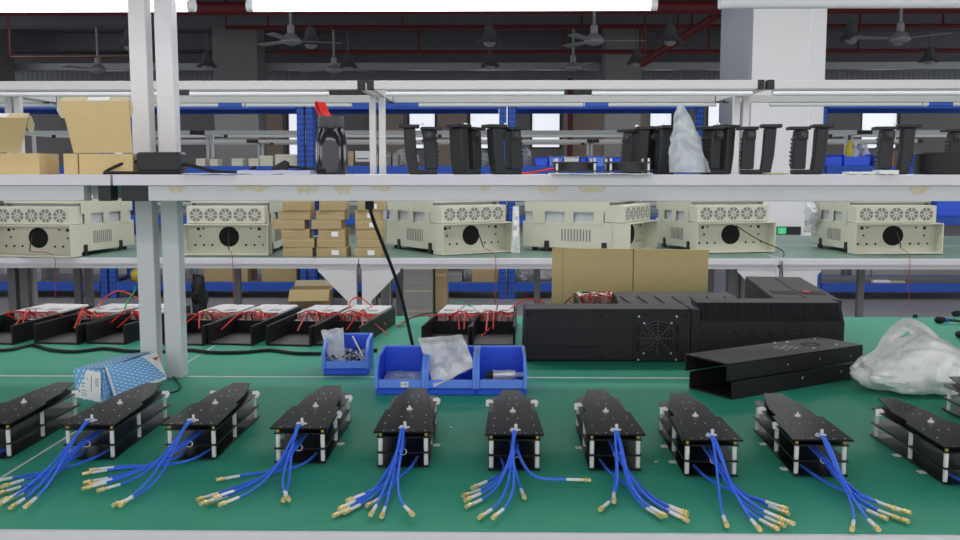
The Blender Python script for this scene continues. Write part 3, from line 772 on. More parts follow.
for i, (a, b_) in enumerate(((535, 548), (549, 563), (580, 586), (588, 604), (610, 624), (646, 655))):
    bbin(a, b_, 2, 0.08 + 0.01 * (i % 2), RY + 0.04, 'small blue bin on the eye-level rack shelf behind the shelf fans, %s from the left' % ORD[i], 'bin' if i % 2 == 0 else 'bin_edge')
bbin(564, 579, 2, 0.085, RY + 0.04, 'small white bin on the eye-level rack shelf among the blue bins', 'tube_off', None)
bbin(938, 980, 1, 0.19, RY + 0.04, 'large blue bin full of wires on the right rack at the photo edge')
pts = []
for i in range(60):
    pts.append((xat(952, RY) + rnd.uniform(-0.09, 0.12), RY + 0.1 + rnd.uniform(-0.03, 0.12), LV[1] + 0.16 + rnd.uniform(0, 0.12)))
o = thing('wire_tangle', 'tangle of red, orange and green wires in the large blue bin at the right edge', 'wires', (0, 0, 0), 0)
MB().tube(cat_rom(pts[:30], 4), 0.006, 5).build('red_wire', 'redwire', o); MB().tube(cat_rom(pts[30:46], 4), 0.006, 5).build('orange_wire', 'orange', o); MB().tube(cat_rom(pts[46:], 4), 0.006, 5).build('green_wire', 'greenwire', o)
# bottles and an orange cup on the right rack bins
def rbottle(px, h, mat, label, z0, cap='paper'):
    o = thing('small_bottle', label, 'bottle', (xat(px, RY + 0.2, 160), RY + 0.17, z0), 0, 'bottles in the rack bins')
    MB().lathe([(0.0, 0), (0.03, 0), (0.032, 0.01), (0.032, h * 0.6), (0.014, h * 0.75), (0.013, h * 0.85)], n=14).build('bottle_body', mat, o)
    MB().cyl((0, 0, h * 0.851), (0, 0, h), 0.014, 10).build('bottle_cap', cap, o)
z2 = LV[2] + 0.0065
rbottle(844.5 + 3, 0.26, 'yellow', 'narrow yellow bottle in the second bin of the right rack', z2, 'frame_d')
rbottle(853.5, 0.2, 'lilac', 'pale lilac bottle in the second bin of the right rack, beside the yellow one', z2)
rbottle(864, 0.18, 'lilac', 'squat pale lilac bottle at the right end of the second bin', z2)
tag(lump(xat(859, RY + 0.28), RY + 0.28, z2, 0.05, 0.05, 0.11, 21, 0.5).build('film_bundle', 'clear'), 'crumpled clear film behind the lilac bottles', 'film')
o = thing('orange_can', 'orange can on the right rack between the two handle legs', 'can', (xat(894, RY, 160), RY + 0.1, LV[2])); MB().cyl((0, 0, 0), (0, 0, 0.1), 0.035, 16).build('can_body', 'orange', o); MB().cyl((0, 0, 0.1005), (0, 0, 0.108), 0.032, 16).build('can_lid', 'tan', o)
# small beige cases on the left rack
for i, (a, b_, h) in enumerate(((194, 203, 0.065), (208, 216, 0.06), (230, 241, 0.065), (247, 257, 0.065), (258, 271, 0.09), (274, 296, 0.1))):
    carton(xat(b_, RY) - xat(a, RY), 0.14, h, 'small pale case on the eye-level rack shelf left of the flask, %s from the left' % ORD[i], ((xat(a, RY, 160) + xat(b_, RY, 160)) / 2, RY + 0.12, LV[2]), 0, 'pale cases on the left rack', False, 'beige')
o = thing('white_printer', 'white boxy printer on the rack between the flask and the middle shelf post', 'printer', (xat(361, RY, 160), RY + 0.2, LV[2]))
MB().b(-0.065, 0.065, -0.1, 0.1, 0.035, 0.13).build('printer_body', 'psu', o, bev=0.006); MB().b(-0.07, 0.07, -0.11, 0.1, 0, 0.034).build('printer_base', 'frame_d', o)
MB().b(-0.05, 0.05, -0.102, -0.1005, 0.06, 0.068).build('paper_slot', 'cap', o)
for i, (a, b_, h, m_) in enumerate(((346, 352, 0.13, 'card2'), (370, 377, 0.11, 'card2'), (384, 390, 0.12, 'legs'), (391, 397, 0.1, 'grey_wrap'))):
    carton(xat(b_, RY) - xat(a, RY) - 0.004, 0.2, h, ['brown carton on the rack just left of the white printer', 'brown carton on the rack just right of the white printer', 'dark grey carton on the rack right of the middle shelf post', 'grey carton on the rack beside the dark grey carton'][i], ((xat(a, RY, 160) + xat(b_, RY, 160)) / 2, RY + 0.2, LV[2]), 0, 'cartons on the eye-level rack shelf', False, m_)
for i, (px, w) in enumerate(((405, 0.12), (475, 0.13), (525, 0.06), (665, 0.07))):
    tag(lump(xat(px, RY + 0.3, 160), RY + 0.34, LV[2], w, 0.1, 0.09, 31 + i, 0.5).build('film_bundle', 'clear'), 'crumpled clear film on the eye-level rack shelf, %s from the left' % ORD[i], 'film', 'crumpled film on the eye-level shelf')

# ------------------------------------------------------------------ things on the foreground shelf
SZ = CZ - 0.004
def mailer(px0, px1, yf, h, lid_deg, lid_h, label, bi_l, bi_r):
    """box seen from its hinge side: the lid rises from the near wall"""
    x0, x1 = xat(px0, yf, 170), xat(px1, yf, 170); w = x1 - x0; d = 0.07; t = 0.0025
    o = thing('mailer_box', label, 'box', ((x0 + x1) / 2, yf, SZ), 0, 'open cardboard boxes on the shelf')
    b_ = MB(); W = w / 2
    b_.b(-W, W, 0, t, 0, h); b_.b(-W, W, d - t, d, 0, h); b_.b(-W, -W + t, t, d - t, 0, h); b_.b(W - t, W, t, d - t, 0, h); b_.b(-W + t, W - t, t, d - t, 0, t)
    b_.build('box_tray', 'card', o)
    MB().b(-W + 0.0235, -W + 0.0248, -0.0006, 0, 0.001, h * 0.97).build('corner_slot', 'dark', o)
    tr = Matrix.Translation((0, 0, h + 0.0012)) @ Matrix.Rotation(R(lid_deg), 4, 'X')
    ld = MB().prism([(-W + bi_l, 0), (W - bi_r, 0), (W, lid_h), (-W + 0.003, lid_h)], 0, t, 'y', tr).build('lid', 'card', o)
    MB().b(-W + 0.003, W - 0.003, 0.0, t, 0.0006, 0.014, tr @ Matrix.Translation((0, 0, lid_h)) @ Matrix.Rotation(R(-55 - lid_deg), 4, 'X')).build('tuck_flap', 'card_in', ld)
    MB().b(-W * 0.2, W * 0.42, -0.0008, -0.0002, 0.002, 0.012, tr @ Matrix.Translation((0, 0, lid_h)) @ Matrix.Rotation(R(-55 - lid_deg), 4, 'X')).build('white_sticker', 'paper', ld)
    for s in (-1, 1):
        e = [(0, lid_h + 0.002), (0.012 * s, lid_h + 0.001), (0.0135 * s, lid_h - 0.014), (0.008 * s, lid_h - 0.026), (0.002 * s, lid_h - 0.027), (0, lid_h - 0.012)]
        MB().prism([(s * (W - 0.008) + x, z) for x, z in e], 0.003, 0.0045, 'y', tr @ Matrix.Translation((0, 0, 0))).build('side_ear', 'card_in', ld)
    return o
mailer(64, 133, 1.535, 0.0335, 6, 0.082, 'taller open cardboard box with its lid standing upright, left of the posts', 0.017, 0.0)
mailer(-32, 39.5, 1.535, 0.034, 30, 0.062, 'open cardboard box with its lid leaning forward at the left photo edge', 0.0, 0.03)
# power adapter
o = thing('power_adapter', 'black power adapter lying on the shelf in front of the white posts', 'adapter', (xat(158, 1.53, 165), 1.53, SZ), R(-2))
w = 46 * 1.53 / F
MB().b(-w / 2, w / 2, 0, 0.035, 0.0035, 0.036).build('adapter_body', 'blackp', o, bev=0.005)
MB().b(-w / 2 + 0.006, w / 2 - 0.006, 0.004, 0.031, 0, 0.0034).build('adapter_foot', 'rubber', o)
MB().tube(cat_rom([(-w / 2, 0.015, 0.02), (-w / 2 - 0.016, 0.008, 0.02), (-w / 2 - 0.034, -0.002, 0.012), (-w / 2 - 0.046, -0.012, 0.0028), (-w / 2 - 0.03, -0.018, 0.0028), (0, -0.02, 0.0028), (w / 2, -0.02, 0.0028)]), 0.0026, 6).build('output_cord', 'rubber', o)
MB().tube(cat_rom([(w / 2, 0.015, 0.016), (w / 2 + 0.02, 0.02, 0.012), (w / 2 + 0.05, 0.03, 0.004), (w / 2 + 0.09, 0.04, 0.003), (w / 2 + 0.11, 0.045, 0.012)]), 0.003, 6).build('mains_cord', 'rubber', o)
# papers and sleeve strips on the shelf
def sheet(px0, px1, y, d, z, th, m_, label, name='paper_sheet'):
    x0, x1 = xat(px0, y, 172), xat(px1, y, 172)
    q = MB(); n = 10; vs = []
    for s in (0, 1):
        for j in (0, 1):
            for i in range(n + 1):
                vs.append((x0 + (x1 - x0) * i / n, y + d * j, z + s * th + 0.0006 * math.sin(i * 1.3 + j)+0.0006))
    k = n + 1; fs = []
    for i in range(n):
        fs += [(i, i + 1, k + i + 1, k + i), (2 * k + i, 3 * k + i, 3 * k + i + 1, 2 * k + i + 1), (i, 2 * k + i, 2 * k + i + 1, i + 1), (k + i, k + i + 1, 3 * k + i + 1, 3 * k + i)]
    fs += [(0, k, 3 * k, 2 * k), (n, 2 * k + n, 3 * k + n, k + n)]
    return tag(q.add(vs, fs).build(name, m_), label, 'paper')
sheet(182, 236, 1.50, 0.12, SZ, 0.0012, 'lilac', 'pale bluish paper sheet on the shelf right of the adapter')
sheet(237, 310, 1.51, 0.05, SZ, 0.006, 'lilac', 'thicker pale plastic sleeve lying on the shelf left of the flask', 'plastic_sleeve')
# plug
o = thing('power_plug', 'black mains plug lying on the shelf between the papers and the flask', 'plug', (xat(280, 1.59, 165), 1.59, SZ), R(8))
MB().prism([(-0.016, 0), (0.006, 0), (0.013, 0.006), (0.016, 0.02), (0.008, 0.024), (-0.012, 0.012)], -0.008, 0.008, 'y').build('plug_body', 'rubber', o, bev=0.002)
MB().tube(cat_rom([(0.014, 0, 0.013), (0.03, 0.0, 0.011), (0.05, -0.004, 0.008), (0.068, -0.006, 0.007)]), 0.0024, 6).build('plug_cord', 'rubber', o)
MB().tube(cat_rom([(-0.016, 0, 0.005), (-0.04, -0.02, 0.0028), (-0.09, 0.0, 0.0028)]), 0.0024, 6).build('rear_cord', 'rubber', o)
# flask
p = Vector((xat(331.5, 1.565, 150), 1.565, SZ)); k = 1.565 / F
o = thing('flask', 'glossy black flask with a red strap on its lid, standing on the shelf', 'bottle', p)
H = 57 * k; r = 15.8 * k
MB().lathe([(0, 0), (r * 0.9, 0), (r * 0.96, H * 0.02), (r, H * 0.2), (r * 1.01, H * 0.42), (r * 0.97, H * 0.58), (r * 0.88, H * 0.7), (r * 0.8, H * 0.765), (r * 0.76, H * 0.79), (r * 0.75, H * 0.81)], n=36).build('flask_body', 'bottle', o)
MB().lathe([(r * 0.75, H * 0.811), (r * 0.79, H * 0.82), (r * 0.82, H * 0.9), (r * 0.82, H * 0.965), (r * 0.76, H), (0, H)], n=36).build('flask_lid', 'lidgrey', o)
st = MB(); pts = cat_rom([(-0.003, 0, H * 1.0), (-0.013, 0, H * 1.1), (-0.022, 0, H * 1.24), (-0.029, 0, H * 1.27), (-0.03, 0, H * 1.17), (-0.022, 0, H * 1.05), (-0.014, 0, H * 1.0)], 5)
vs = []; fs = []
for q in pts: vs += [(q.x, -0.007, q.z), (q.x, 0.007, q.z), (q.x + 0.0018, 0.007, q.z + 0.0006), (q.x + 0.0018, -0.007, q.z + 0.0006)]
for i in range(len(pts) - 1):
    for j in range(4): fs.append((i * 4 + j, i * 4 + (j + 1) % 4, (i + 1) * 4 + (j + 1) % 4, (i + 1) * 4 + j))
fs += [(0, 1, 2, 3), tuple(range(len(vs) - 4, len(vs)))]
st.add([(v[0] + 0.004, v[1], v[2]) for v in vs], fs).build('red_strap', 'red', o, rz=R(-48), loc=(-0.006, 0, 0))

# black handles, upside down on the shelf
def make_handle(label, loc, rz):
    o = thing('grip_handle', label, 'handle', loc, rz, 'black handles standing on the shelf')
    H = 0.080
    # base bar joins the plain arm (left) and the ribbed grip (right)
    MB().prism([(-0.018, 0.0), (0.026, 0.0), (0.026, 0.008), (-0.012, 0.008)], -0.0125, 0.0125, 'y').build('base_bar', 'grip', o, bev=0.002)
    a = MB(); a.prism([(-0.020, 0.0005), (-0.004, 0.0005), (-0.0075, 0.03), (-0.0095, H - 0.006), (-0.028, H - 0.006), (-0.025, 0.03)], -0.013, 0.013, 'y')
    a.build('plain_arm', 'grip', o, bev=0.002)
    MB().b(-0.036, -0.003, -0.015, 0.015, H - 0.0055, H).build('arm_flange', 'grip', o, bev=0.001)
    g = MB(); g.prism([(0.006, 0.0085), (0.0265, 0.0085), (0.026, 0.04), (0.023, H - 0.009), (0.004, H - 0.009), (0.005, 0.04)], -0.0125, 0.0125, 'y')
    gr = g.build('ribbed_grip', 'grip', o, bev=0.002)
    for i in range(7):
        z = 0.016 + i * 0.0068
        MB().box((0.0265 - (0.0014 if i > 3 else 0), 0, z), (0.0028, 0.022, 0.0036), 0, Matrix.Rotation(R(30), 4, 'Y')).build('grip_rib', 'grip', gr)
    MB().b(0.0, 0.034, -0.015, 0.015, H - 0.0085, H - 0.0035).build('grip_flange', 'grip', o, bev=0.001)
    for s in (-1, 1):
        y0, y1 = (-0.0165, -0.0126) if s < 0 else (0.0126, 0.0165)
        bt = MB().b(0.004, 0.019, y0, y1, H - 0.024, H - 0.010).build('switch_block', 'blackp', o, bev=0.001)
        MB().lathe([(0.0048, 0), (0.004, 0.0025), (0, 0.003)], (0.0115, s * 0.0166, H - 0.017), 16, Matrix.Rotation(R(-90 * s), 4, 'X') if s > 0 else RX90).build('push_button', 'lidgrey', bt)
    MB().cyl((0.002, 0.002, H + 0.0001), (0.002, 0.002, H + 0.003), 0.003, 8).build('silver_screw', 'silver', o)
    return o
hproto = None
def handle(px, rz, label, yf=1.555, mirror=False):
    global hproto
    loc = (xat(px, yf, 165), yf, SZ)
    if hproto is None:
        hproto = make_handle(label, loc, R(rz)); return hproto
    return copy_tree(hproto, label, loc, R(rz))
hl = 'black grip handle on the shelf, '
handle(421, 8, hl + 'leftmost of all, with the ribbed leg on the right')
handle(466, 52, hl + 'narrow-looking second one from the left')
handle(505, 26, hl + 'third one from the left')
handle(638, 140, hl + 'standing behind the second axial fan', 1.63)
handle(664, 98, hl + 'just left of the clear plastic bag', 1.60)
handle(717, -146, hl + 'turned edge-on, just right of the clear plastic bag')
handle(757, 170, hl + 'in front of the left part of the white column')
handle(808, 174, hl + 'in front of the right edge of the white column')
handle(894, 172, hl + 'standing between the rack bottles and the black roll')
handle(962, 172, hl + 'partly hidden behind the black roll', 1.64)
# axial fans on a plastic sheet
def axial(px, label):
    yf = 1.515; x = xat(px, yf, 167); w = 0.068
    o = thing('axial_fan', label, 'fan', (x, yf + w / 2, SZ + 0.0022), 0, 'flat black fans lying on the shelf')
    b_ = MB(); b_.ring((0, 0, 0.003), w * 0.43, w * 0.5, 0.014, 32)
    for z in (0.002, 0.0155):
        b_.b(-w / 2, w / 2, -w / 2, -w * 0.42, z, z + 0.0025); b_.b(-w / 2, w / 2, w * 0.42, w / 2, z, z + 0.0025)
        b_.b(-w / 2, -w * 0.42, -w * 0.42, w * 0.42, z, z + 0.0025); b_.b(w * 0.42, w / 2, -w * 0.42, w * 0.42, z, z + 0.0025)
    b_.build('fan_frame', 'blackp', o)
    h = MB().cyl((0, 0, 0.003), (0, 0, 0.016), w * 0.18, 20)
    for i in range(7):
        t = Matrix.Rotation(2 * math.pi * i / 7, 4, 'Z') @ Matrix.Translation((w * 0.29, 0, 0.009)) @ Matrix.Rotation(R(35), 4, 'X')
        h.b(-w * 0.12, w * 0.12, -0.009, 0.009, -0.0006, 0.0006, t)
    h.build('fan_rotor', 'black', o)
    for sx in (-1, 1):
        for sy in (-1, 1):
            MB().cyl((sx * w * 0.44, sy * w * 0.455, 0), (sx * w * 0.44, sy * w * 0.455, 0.0235), 0.0019, 8).build('silver_bolt', 'nylon', o)
axial(576, 'flat black fan lying on the shelf, left one of the two')
axial(630, 'flat black fan lying on the shelf, right one of the two')
sheet(552, 653, 1.488, 0.11, SZ, 0.0012, 'tube_off', 'thin pale sheet under the two flat fans, reaching over the shelf edge', 'plastic_sheet')
p0 = aty(522, 172, 1.53)
tag(MB().tube(cat_rom([(p0.x, 1.53, SZ + 0.002), (p0.x + 0.015, 1.525, SZ + 0.003), (p0.x + 0.03, 1.535, SZ + 0.006), (p0.x + 0.052, 1.53, SZ + 0.01)]), 0.0018, 5).build('red_lead', 'redwire'), 'short red lead at the left of the two flat fans', 'wire')
# cone-shaped clear bag
y = 1.535
b0, b1 = aty(675, 172.5, y), aty(708, 172.5, y)
vs = []; fs = []; n = 26; K = 14
for j in range(K + 1):
    t = j / K
    cx = (690 + (680.5 - 690) * t); w = 17 * (1 - t) ** 0.75 + 3.5; w = w * (1 - 0.25 * math.exp(-((t - 0.93) / 0.05) ** 2))
    c = aty(cx, 172.4 - 68 * t, y)
    for i in range(n):
        a = 2 * math.pi * i / n; d = 1 + 0.16 * (noise.noise(Vector((math.cos(a) * 2, math.sin(a) * 2, t * 5))) + 0.6 * noise.noise(Vector((math.cos(a) * 6, math.sin(a) * 6, t * 9))))
        vs.append((c.x + math.cos(a) * w * y / F * d, y + math.sin(a) * w * 0.75 * y / F * d, max(SZ + 0.0005, c.z + (0.001 * math.sin(5 * a) if j else 0))))
for j in range(K):
    for i in range(n): fs.append((j * n + i, j * n + (i + 1) % n, (j + 1) * n + (i + 1) % n, (j + 1) * n + i))
fs += [list(range(n)), list(range(K * n, K * n + n))]
tag(MB().add(vs, fs).build('plastic_bag', 'clear2'), 'upright clear plastic bag twisted to a point, standing on the shelf', 'bag')
# paper strips, card scrap, black roll
sheet(849, 876, 1.505, 0.03, SZ, 0.0035, 'paper', 'white paper strip on the shelf below the rack bottles, left one')
sheet(880, 899, 1.50, 0.03, SZ, 0.006, 'paper', 'thicker white paper strip on the shelf at the foot of the handle')
sheet(768, 789, 1.505, 0.03, SZ, 0.002, 'card_in', 'torn card scrap on the shelf in front of the white column', 'card_scrap')
o = thing('tape_roll', 'wide black roll lying on the shelf at the right photo edge', 'roll', (xat(955, 1.535, 160), 1.56, SZ))
r = 31 * 1.53 / F
q = MB(); q.lathe([(r * 0.5, 0), (r * 0.97, 0), (r, 0.002), (r, 0.033), (r * 0.97, 0.035), (r * 0.5, 0.035), (r * 0.5, 0.001)], n=40); q.build('rolled_band', 'rubber', o)
MB().ring((0, 0, 0.001), r * 0.44, r * 0.497, 0.033, 32).build('roll_core', 'card', o)
# ------------------------------------------------------------------ stacked circuit modules with blue cables
# (front-left standoff px, front-right standoff px, base y px, turn in degrees, cable tips in px)
MODS = [
    (-38, 8, 456, 0, [(-60, 494), (-70, 486), (-82, 480), (-66, 500), (-48, 505)]),
    (66, 112, 457, 0, [(1, 487), (-3, 494), (1, 501), (-5, 507), (10, 508), (25, 507), (7, 500), (-14, 483)]),
    (168, 213.5, 457, -1, [(82, 474), (89, 470), (83, 483), (82, 489), (97, 491), (113, 505.5), (120, 505.5), (88, 485)]),
    (277, 322.5, 461, -0.5, [(216, 480), (196.7, 500), (206.4, 503), (213, 498), (219, 505), (283, 501), (289, 500), (200, 504)]),
    (380, 426, 465, 0.5, [(346.7, 501), (339, 509), (333, 516), (344, 513), (366.7, 506), (370.5, 515), (381.5, 517), (413, 515)]),
    (491, 537.5, 468, 0, [(472, 488), (463, 496), (465, 500.5), (466, 507), (479, 518), (492.8, 518), (524.5, 498), (591, 480)]),
    (593, 637.5, 468, 0, [(600, 510), (614, 502), (662, 517), (666, 516), (688, 513), (687, 516), (688, 521), (684, 518)]),
    (687, 735.5, 474, -1, [(727, 526), (760, 530), (788, 509), (789, 514), (794, 524), (778, 529), (785, 526), (784, 520)]),
    (797, 845, 474, -2, [(852, 530), (879, 530), (895, 509), (911, 513), (909, 522), (900, 519), (887, 519), (901, 511)]),
    (946, 997, 482, 1, [(1040, 536), (1052, 530), (1060, 538), (1030, 532), (1066, 526)]),
    (1020, 1063, 447, 0, [(1100, 490), (1110, 486), (1095, 496), (1120, 492), (1105, 500)]),
]
W2 = 0.029          # standoff spacing half width
def make_stack():
    o = thing('circuit_stack', '', 'circuit module', (0, 0, 0), 0, 'circuit stacks along the bench edge')
    low = [(-0.033, 0), (0.033, 0), (0.033, 0.216), (0.026, 0.226), (-0.026, 0.226), (-0.033, 0.216)]
    MB().prism(low, 0.0012, 0.0034).build('bottom_plate', 'acrylic_edge', o)
    MB().prism(low, 0.0215, 0.0237).build('middle_plate', 'acrylic_edge', o)
    MB().prism(low, 0.0445, 0.0463).build('upper_plate', 'acrylic_edge', o)
    top = [(-0.037, -0.004), (0.037, -0.004), (0.0335, 0.108), (0.0272, 0.112), (0.0258, 0.165), (0.0128, 0.242), (-0.0128, 0.242), (-0.0258, 0.165), (-0.0272, 0.112), (-0.0335, 0.108)]
    tp = MB().prism(top, 0.0528, 0.055).build('top_plate', 'acrylic', o)
    for sx in (-1, 1):
        for i, y in enumerate((0.006, 0.1, 0.205)):
            MB().cyl((sx * W2, y, 0), (sx * W2, y, 0.0445), 0.0029, 8).build('standoff', 'nylon', o)
            if i < 1: MB().cyl((sx * W2, y, 0.0464), (sx * W2, y, 0.0527), 0.0021, 8).build('brass_nut', 'brass', o)
            else: MB().cyl((sx * W2 * 0.3, y, 0.0464), (sx * W2 * 0.3, y, 0.0527), 0.0021, 8).build('brass_nut', 'brass', o)
    for (x, y) in ((-0.024, 0.0), (-0.012, 0.003), (0.014, 0.001), (0.028, 0.002), (-0.026, 0.036), (0.026, 0.04), (-0.025, 0.075), (0.025, 0.078), (-0.008, 0.07), (0.006, 0.073), (-0.005, 0.15), (0.006, 0.152), (-0.003, 0.185), (0.007, 0.19)):
        MB().cyl((x, y, 0.0551), (x, y, 0.0557), 0.0011 if y < 0.08 else 0.0008, 6).build('screw_head', 'screw', tp)
    st = MB()
    st.box((0, 0.010, 0.0575), (0.008, 0.006, 0.0045)); st.box((0.001, 0.010, 0.0572), (0.014, 0.0026, 0.002), R(14)); st.box((0, 0.010, 0.0572), (0.0035, 0.012, 0.002), R(25)); st.box((0.0, 0.001, 0.0610), (0.007, 0.003, 0.0012)); st.box((0.002, 0.009, 0.0625), (0.003, 0.003, 0.007), R(20))
    st.build('cable_tie', 'nylon', o)
    MB().lathe([(0.004, 0), (0.0042, 0.0022), (0.0015, 0.0035), (0.0012, 0.0065), (0, 0.007)], (0.0, 0.108, 0.0552), 8).build('cable_tie', 'nylon', o)
    for z in (0.0262,):
        MB().ring((0.001, -0.006, z), 0.0038, 0.0047, 0.0014, 14, Matrix.Rotation(R(65), 4, 'X')).build('cable_tie', 'nylon', o)
    return o
TABS = [[(1, 0.2, 0.046)], [(1, 0.2, 0.046)], [(1, 0.2, 0.046), (-1, 0.2, 0.046)], [(1, 0.19, 0.046), (1, 0.1, 0.045), (1, 0.09, 0.012)], [(1, 0.19, 0.046), (1, 0.1, 0.004)],
        [(-1, 0.19, 0.046), (1, 0.19, 0.046)], [(-1, 0.17, 0.046), (-1, 0.1, 0.004)], [(-1, 0.17, 0.046), (-1, 0.13, 0.003), (-1, 0.06, 0.003)],
        [(-1, 0.17, 0.046), (-1, 0.09, 0.046), (-1, 0.14, 0.003), (-1, 0.03, 0.003)], [(-1, 0.19, 0.046), (-1, 0.12, 0.003), (-1, 0.05, 0.003)], [(1, 0.19, 0.046)]]
MLAB = ['cut off by the left photo edge', 'in front of the blue-patterned box', 'in front of the white posts', 'in front of the single blue bin',
        'in front of the labelled blue bin', 'one cable led off to the right below the silver connector', 'in front of the long black enclosure',
        'in front of the left end of the black channels', 'in front of the right half of the black channels', 'cut off by the right photo edge, nearest there', 'barely in view at the right edge beside the white bag']
proto = None
def connector(parent_m, tip, d, layer):
    pass
for mi, (pl, pr, py, turn, tips) in enumerate(MODS):
    a, b_ = atz(pl, py, BZ), atz(pr, py, BZ)
    c = (a + b_) / 2; loc = Vector((c.x * (c.y - 0.0125) / c.y, c.y - 0.0125, BZ))
    label = 'circuit stack with blue cables, ' + MLAB[mi]
    if proto is None:
        proto = make_stack(); root = proto; blank = copy_tree(proto)
    elif mi == 1: root = blank
    else: root = copy_tree(base)
    if mi == 1:
        base = copy_tree(blank); base_used = False
    root['label'] = label; root.location = loc; root.rotation_euler = (0, 0, R(turn))
    MODS[mi] = (root, loc, R(turn), tips)
# the spare copy used as the source becomes the second-to-last placed module
spare = base
last_root, l_loc, l_rz, l_t = MODS[-1]
for ch in list(last_root.children):
    for g in list(ch.children): bpy.data.objects.remove(g)
    bpy.data.objects.remove(ch)
lab = last_root['label']; bpy.data.objects.remove(last_root)
spare.location = l_loc; spare.rotation_euler = (0, 0, l_rz); spare['label'] = lab
MODS[-1] = (spare, l_loc, l_rz, l_t)
def perp(v): return Vector((-v.y, v.x, 0))
for mi, (root, loc, rz, tips) in enumerate(MODS):
    root.scale = (1.0, 1.0, 0.88)
    m = Matrix.Translation(loc) @ Matrix.Rotation(rz, 4, 'Z') @ Matrix.Diagonal((1.0, 1.0, 0.88, 1.0)); inv = m.inverted()
    for (sx, y, z) in TABS[mi]:
        if z > 0.02: t = Matrix.Translation((sx * 0.0325, y, z + 0.001)) @ Matrix.Rotation(R(72), 4, 'X') @ Matrix.Rotation(R(12 * sx), 4, 'Y')
        else: t = Matrix.Translation((sx * 0.037, y, 0.0006))
        MB().prism([(-0.005, -0.006), (0.004, -0.007), (0.0065, 0.001), (0.003, 0.005), (-0.005, 0.004)], 0, 0.0008, mt=t).build('tape_tab', 'paper', root)
    n = len(tips)
    order = sorted(range(n), key=lambda i: tips[i][0])
    for q, i in enumerate(order):
        px, py = tips[i]
        lay = (0.0045, 0.0075, 0.0045, 0.0090, 0.0045, 0.0075, 0.0045, 0.009)[q % 8]
        tip = atz(px, py, BZ + lay); T = inv @ tip
        if n == 8 and mi in (5,) and i == 7: lvl = 0
        # start level: two from the top tie, two from the lower plate sides, the others through the ties in the middle
        straight = sorted(range(n), key=lambda k: -tips[k][1] + abs(tips[k][0] - (480 + (loc.x / loc.y) * F)) * 0.25)
        rank = straight.index(i)
        if mi == 5 and i == 7: s = Vector((0.004, 0.05, 0.03)); e = Vector((0.004, -0.008, 0.032))
        elif rank < 3: s = Vector((0.0015 * (rank - 1), 0.004, 0.0585)); e = Vector((0.002 * (rank - 1), -0.012, 0.052))
        elif rank >= n - 1: s = Vector((0.016 * (1 if T.x < 0 else -1), 0.03, 0.0065)); e = Vector((0.013 * (1 if T.x < 0 else -1), -0.006, 0.0075))
        elif rank == n - 2: s = Vector((-0.016 * (1 if T.x < 0 else -1), 0.03, 0.0065)); e = Vector((-0.012 * (1 if T.x < 0 else -1), -0.006, 0.0075))
        else: s = Vector((0.0025 * (rank - 4.5), 0.05, 0.028 + 0.005 * (rank % 2))); e = Vector((0.0022 * (rank - 4.5), -0.008, 0.027 + 0.005 * (rank % 2)))
        d = T - e; d.z = 0; L = d.length; d.normalize()
        aim = (d * 0.75 + Vector((0.5 if T.x > 0.02 else -0.5 if T.x < -0.02 else 0, -0.25, 0)) * 0.5).normalized()
        if mi == 5 and i == 7: aim = Vector((1, -0.06, 0))
        p3 = T - aim * 0.027
        p1 = e + Vector((0.0, -min(0.05, L * 0.4), -0.002 if e.z < 0.01 else -e.z * 0.25))
        p1.x += (T.x - e.x) * 0.16
        if mi == 5 and i == 7: p1 = e + Vector((0.012, -0.05, -0.026))
        p2 = p3 - aim * min(0.06, L * 0.35); p2.z = max(lay, p2.z)
        path = [s, s * 0.5 + e * 0.5 + Vector((0, 0, 0.0))] + bez(e, p1, p2, p3, 14)
        if rank < 3 and not (mi == 5 and i == 7): path = [Vector((s.x, 0.012, 0.0585)), Vector((s.x, 0.002, 0.0595))] + bez(Vector((s.x, -0.006, 0.058)), p1, p2, p3, 14)
        cb = MB().tube(path, 0.0015 if rank < n - 2 else 0.0019, 7).build('coax_cable', 'cable', root)
        MB().tube([p3 - aim * 0.002, p3 + aim * 0.0155], 0.0021, 8).build('crimp_sleeve', 'sleeve', cb)
        g = MB(); a0 = p3 + aim * 0.0156
        g.tube([a0, a0 + aim * 0.003], 0.002, 8); g.tube([a0 + aim * 0.003, a0 + aim * 0.0068], 0.0031, 6); g.tube([a0 + aim * 0.0068, a0 + aim * 0.0078], 0.0022, 10); g.tube([a0 + aim * 0.0078, a0 + aim * 0.0112], 0.0028, 10)
        g.build('gold_connector', 'gold', cb)

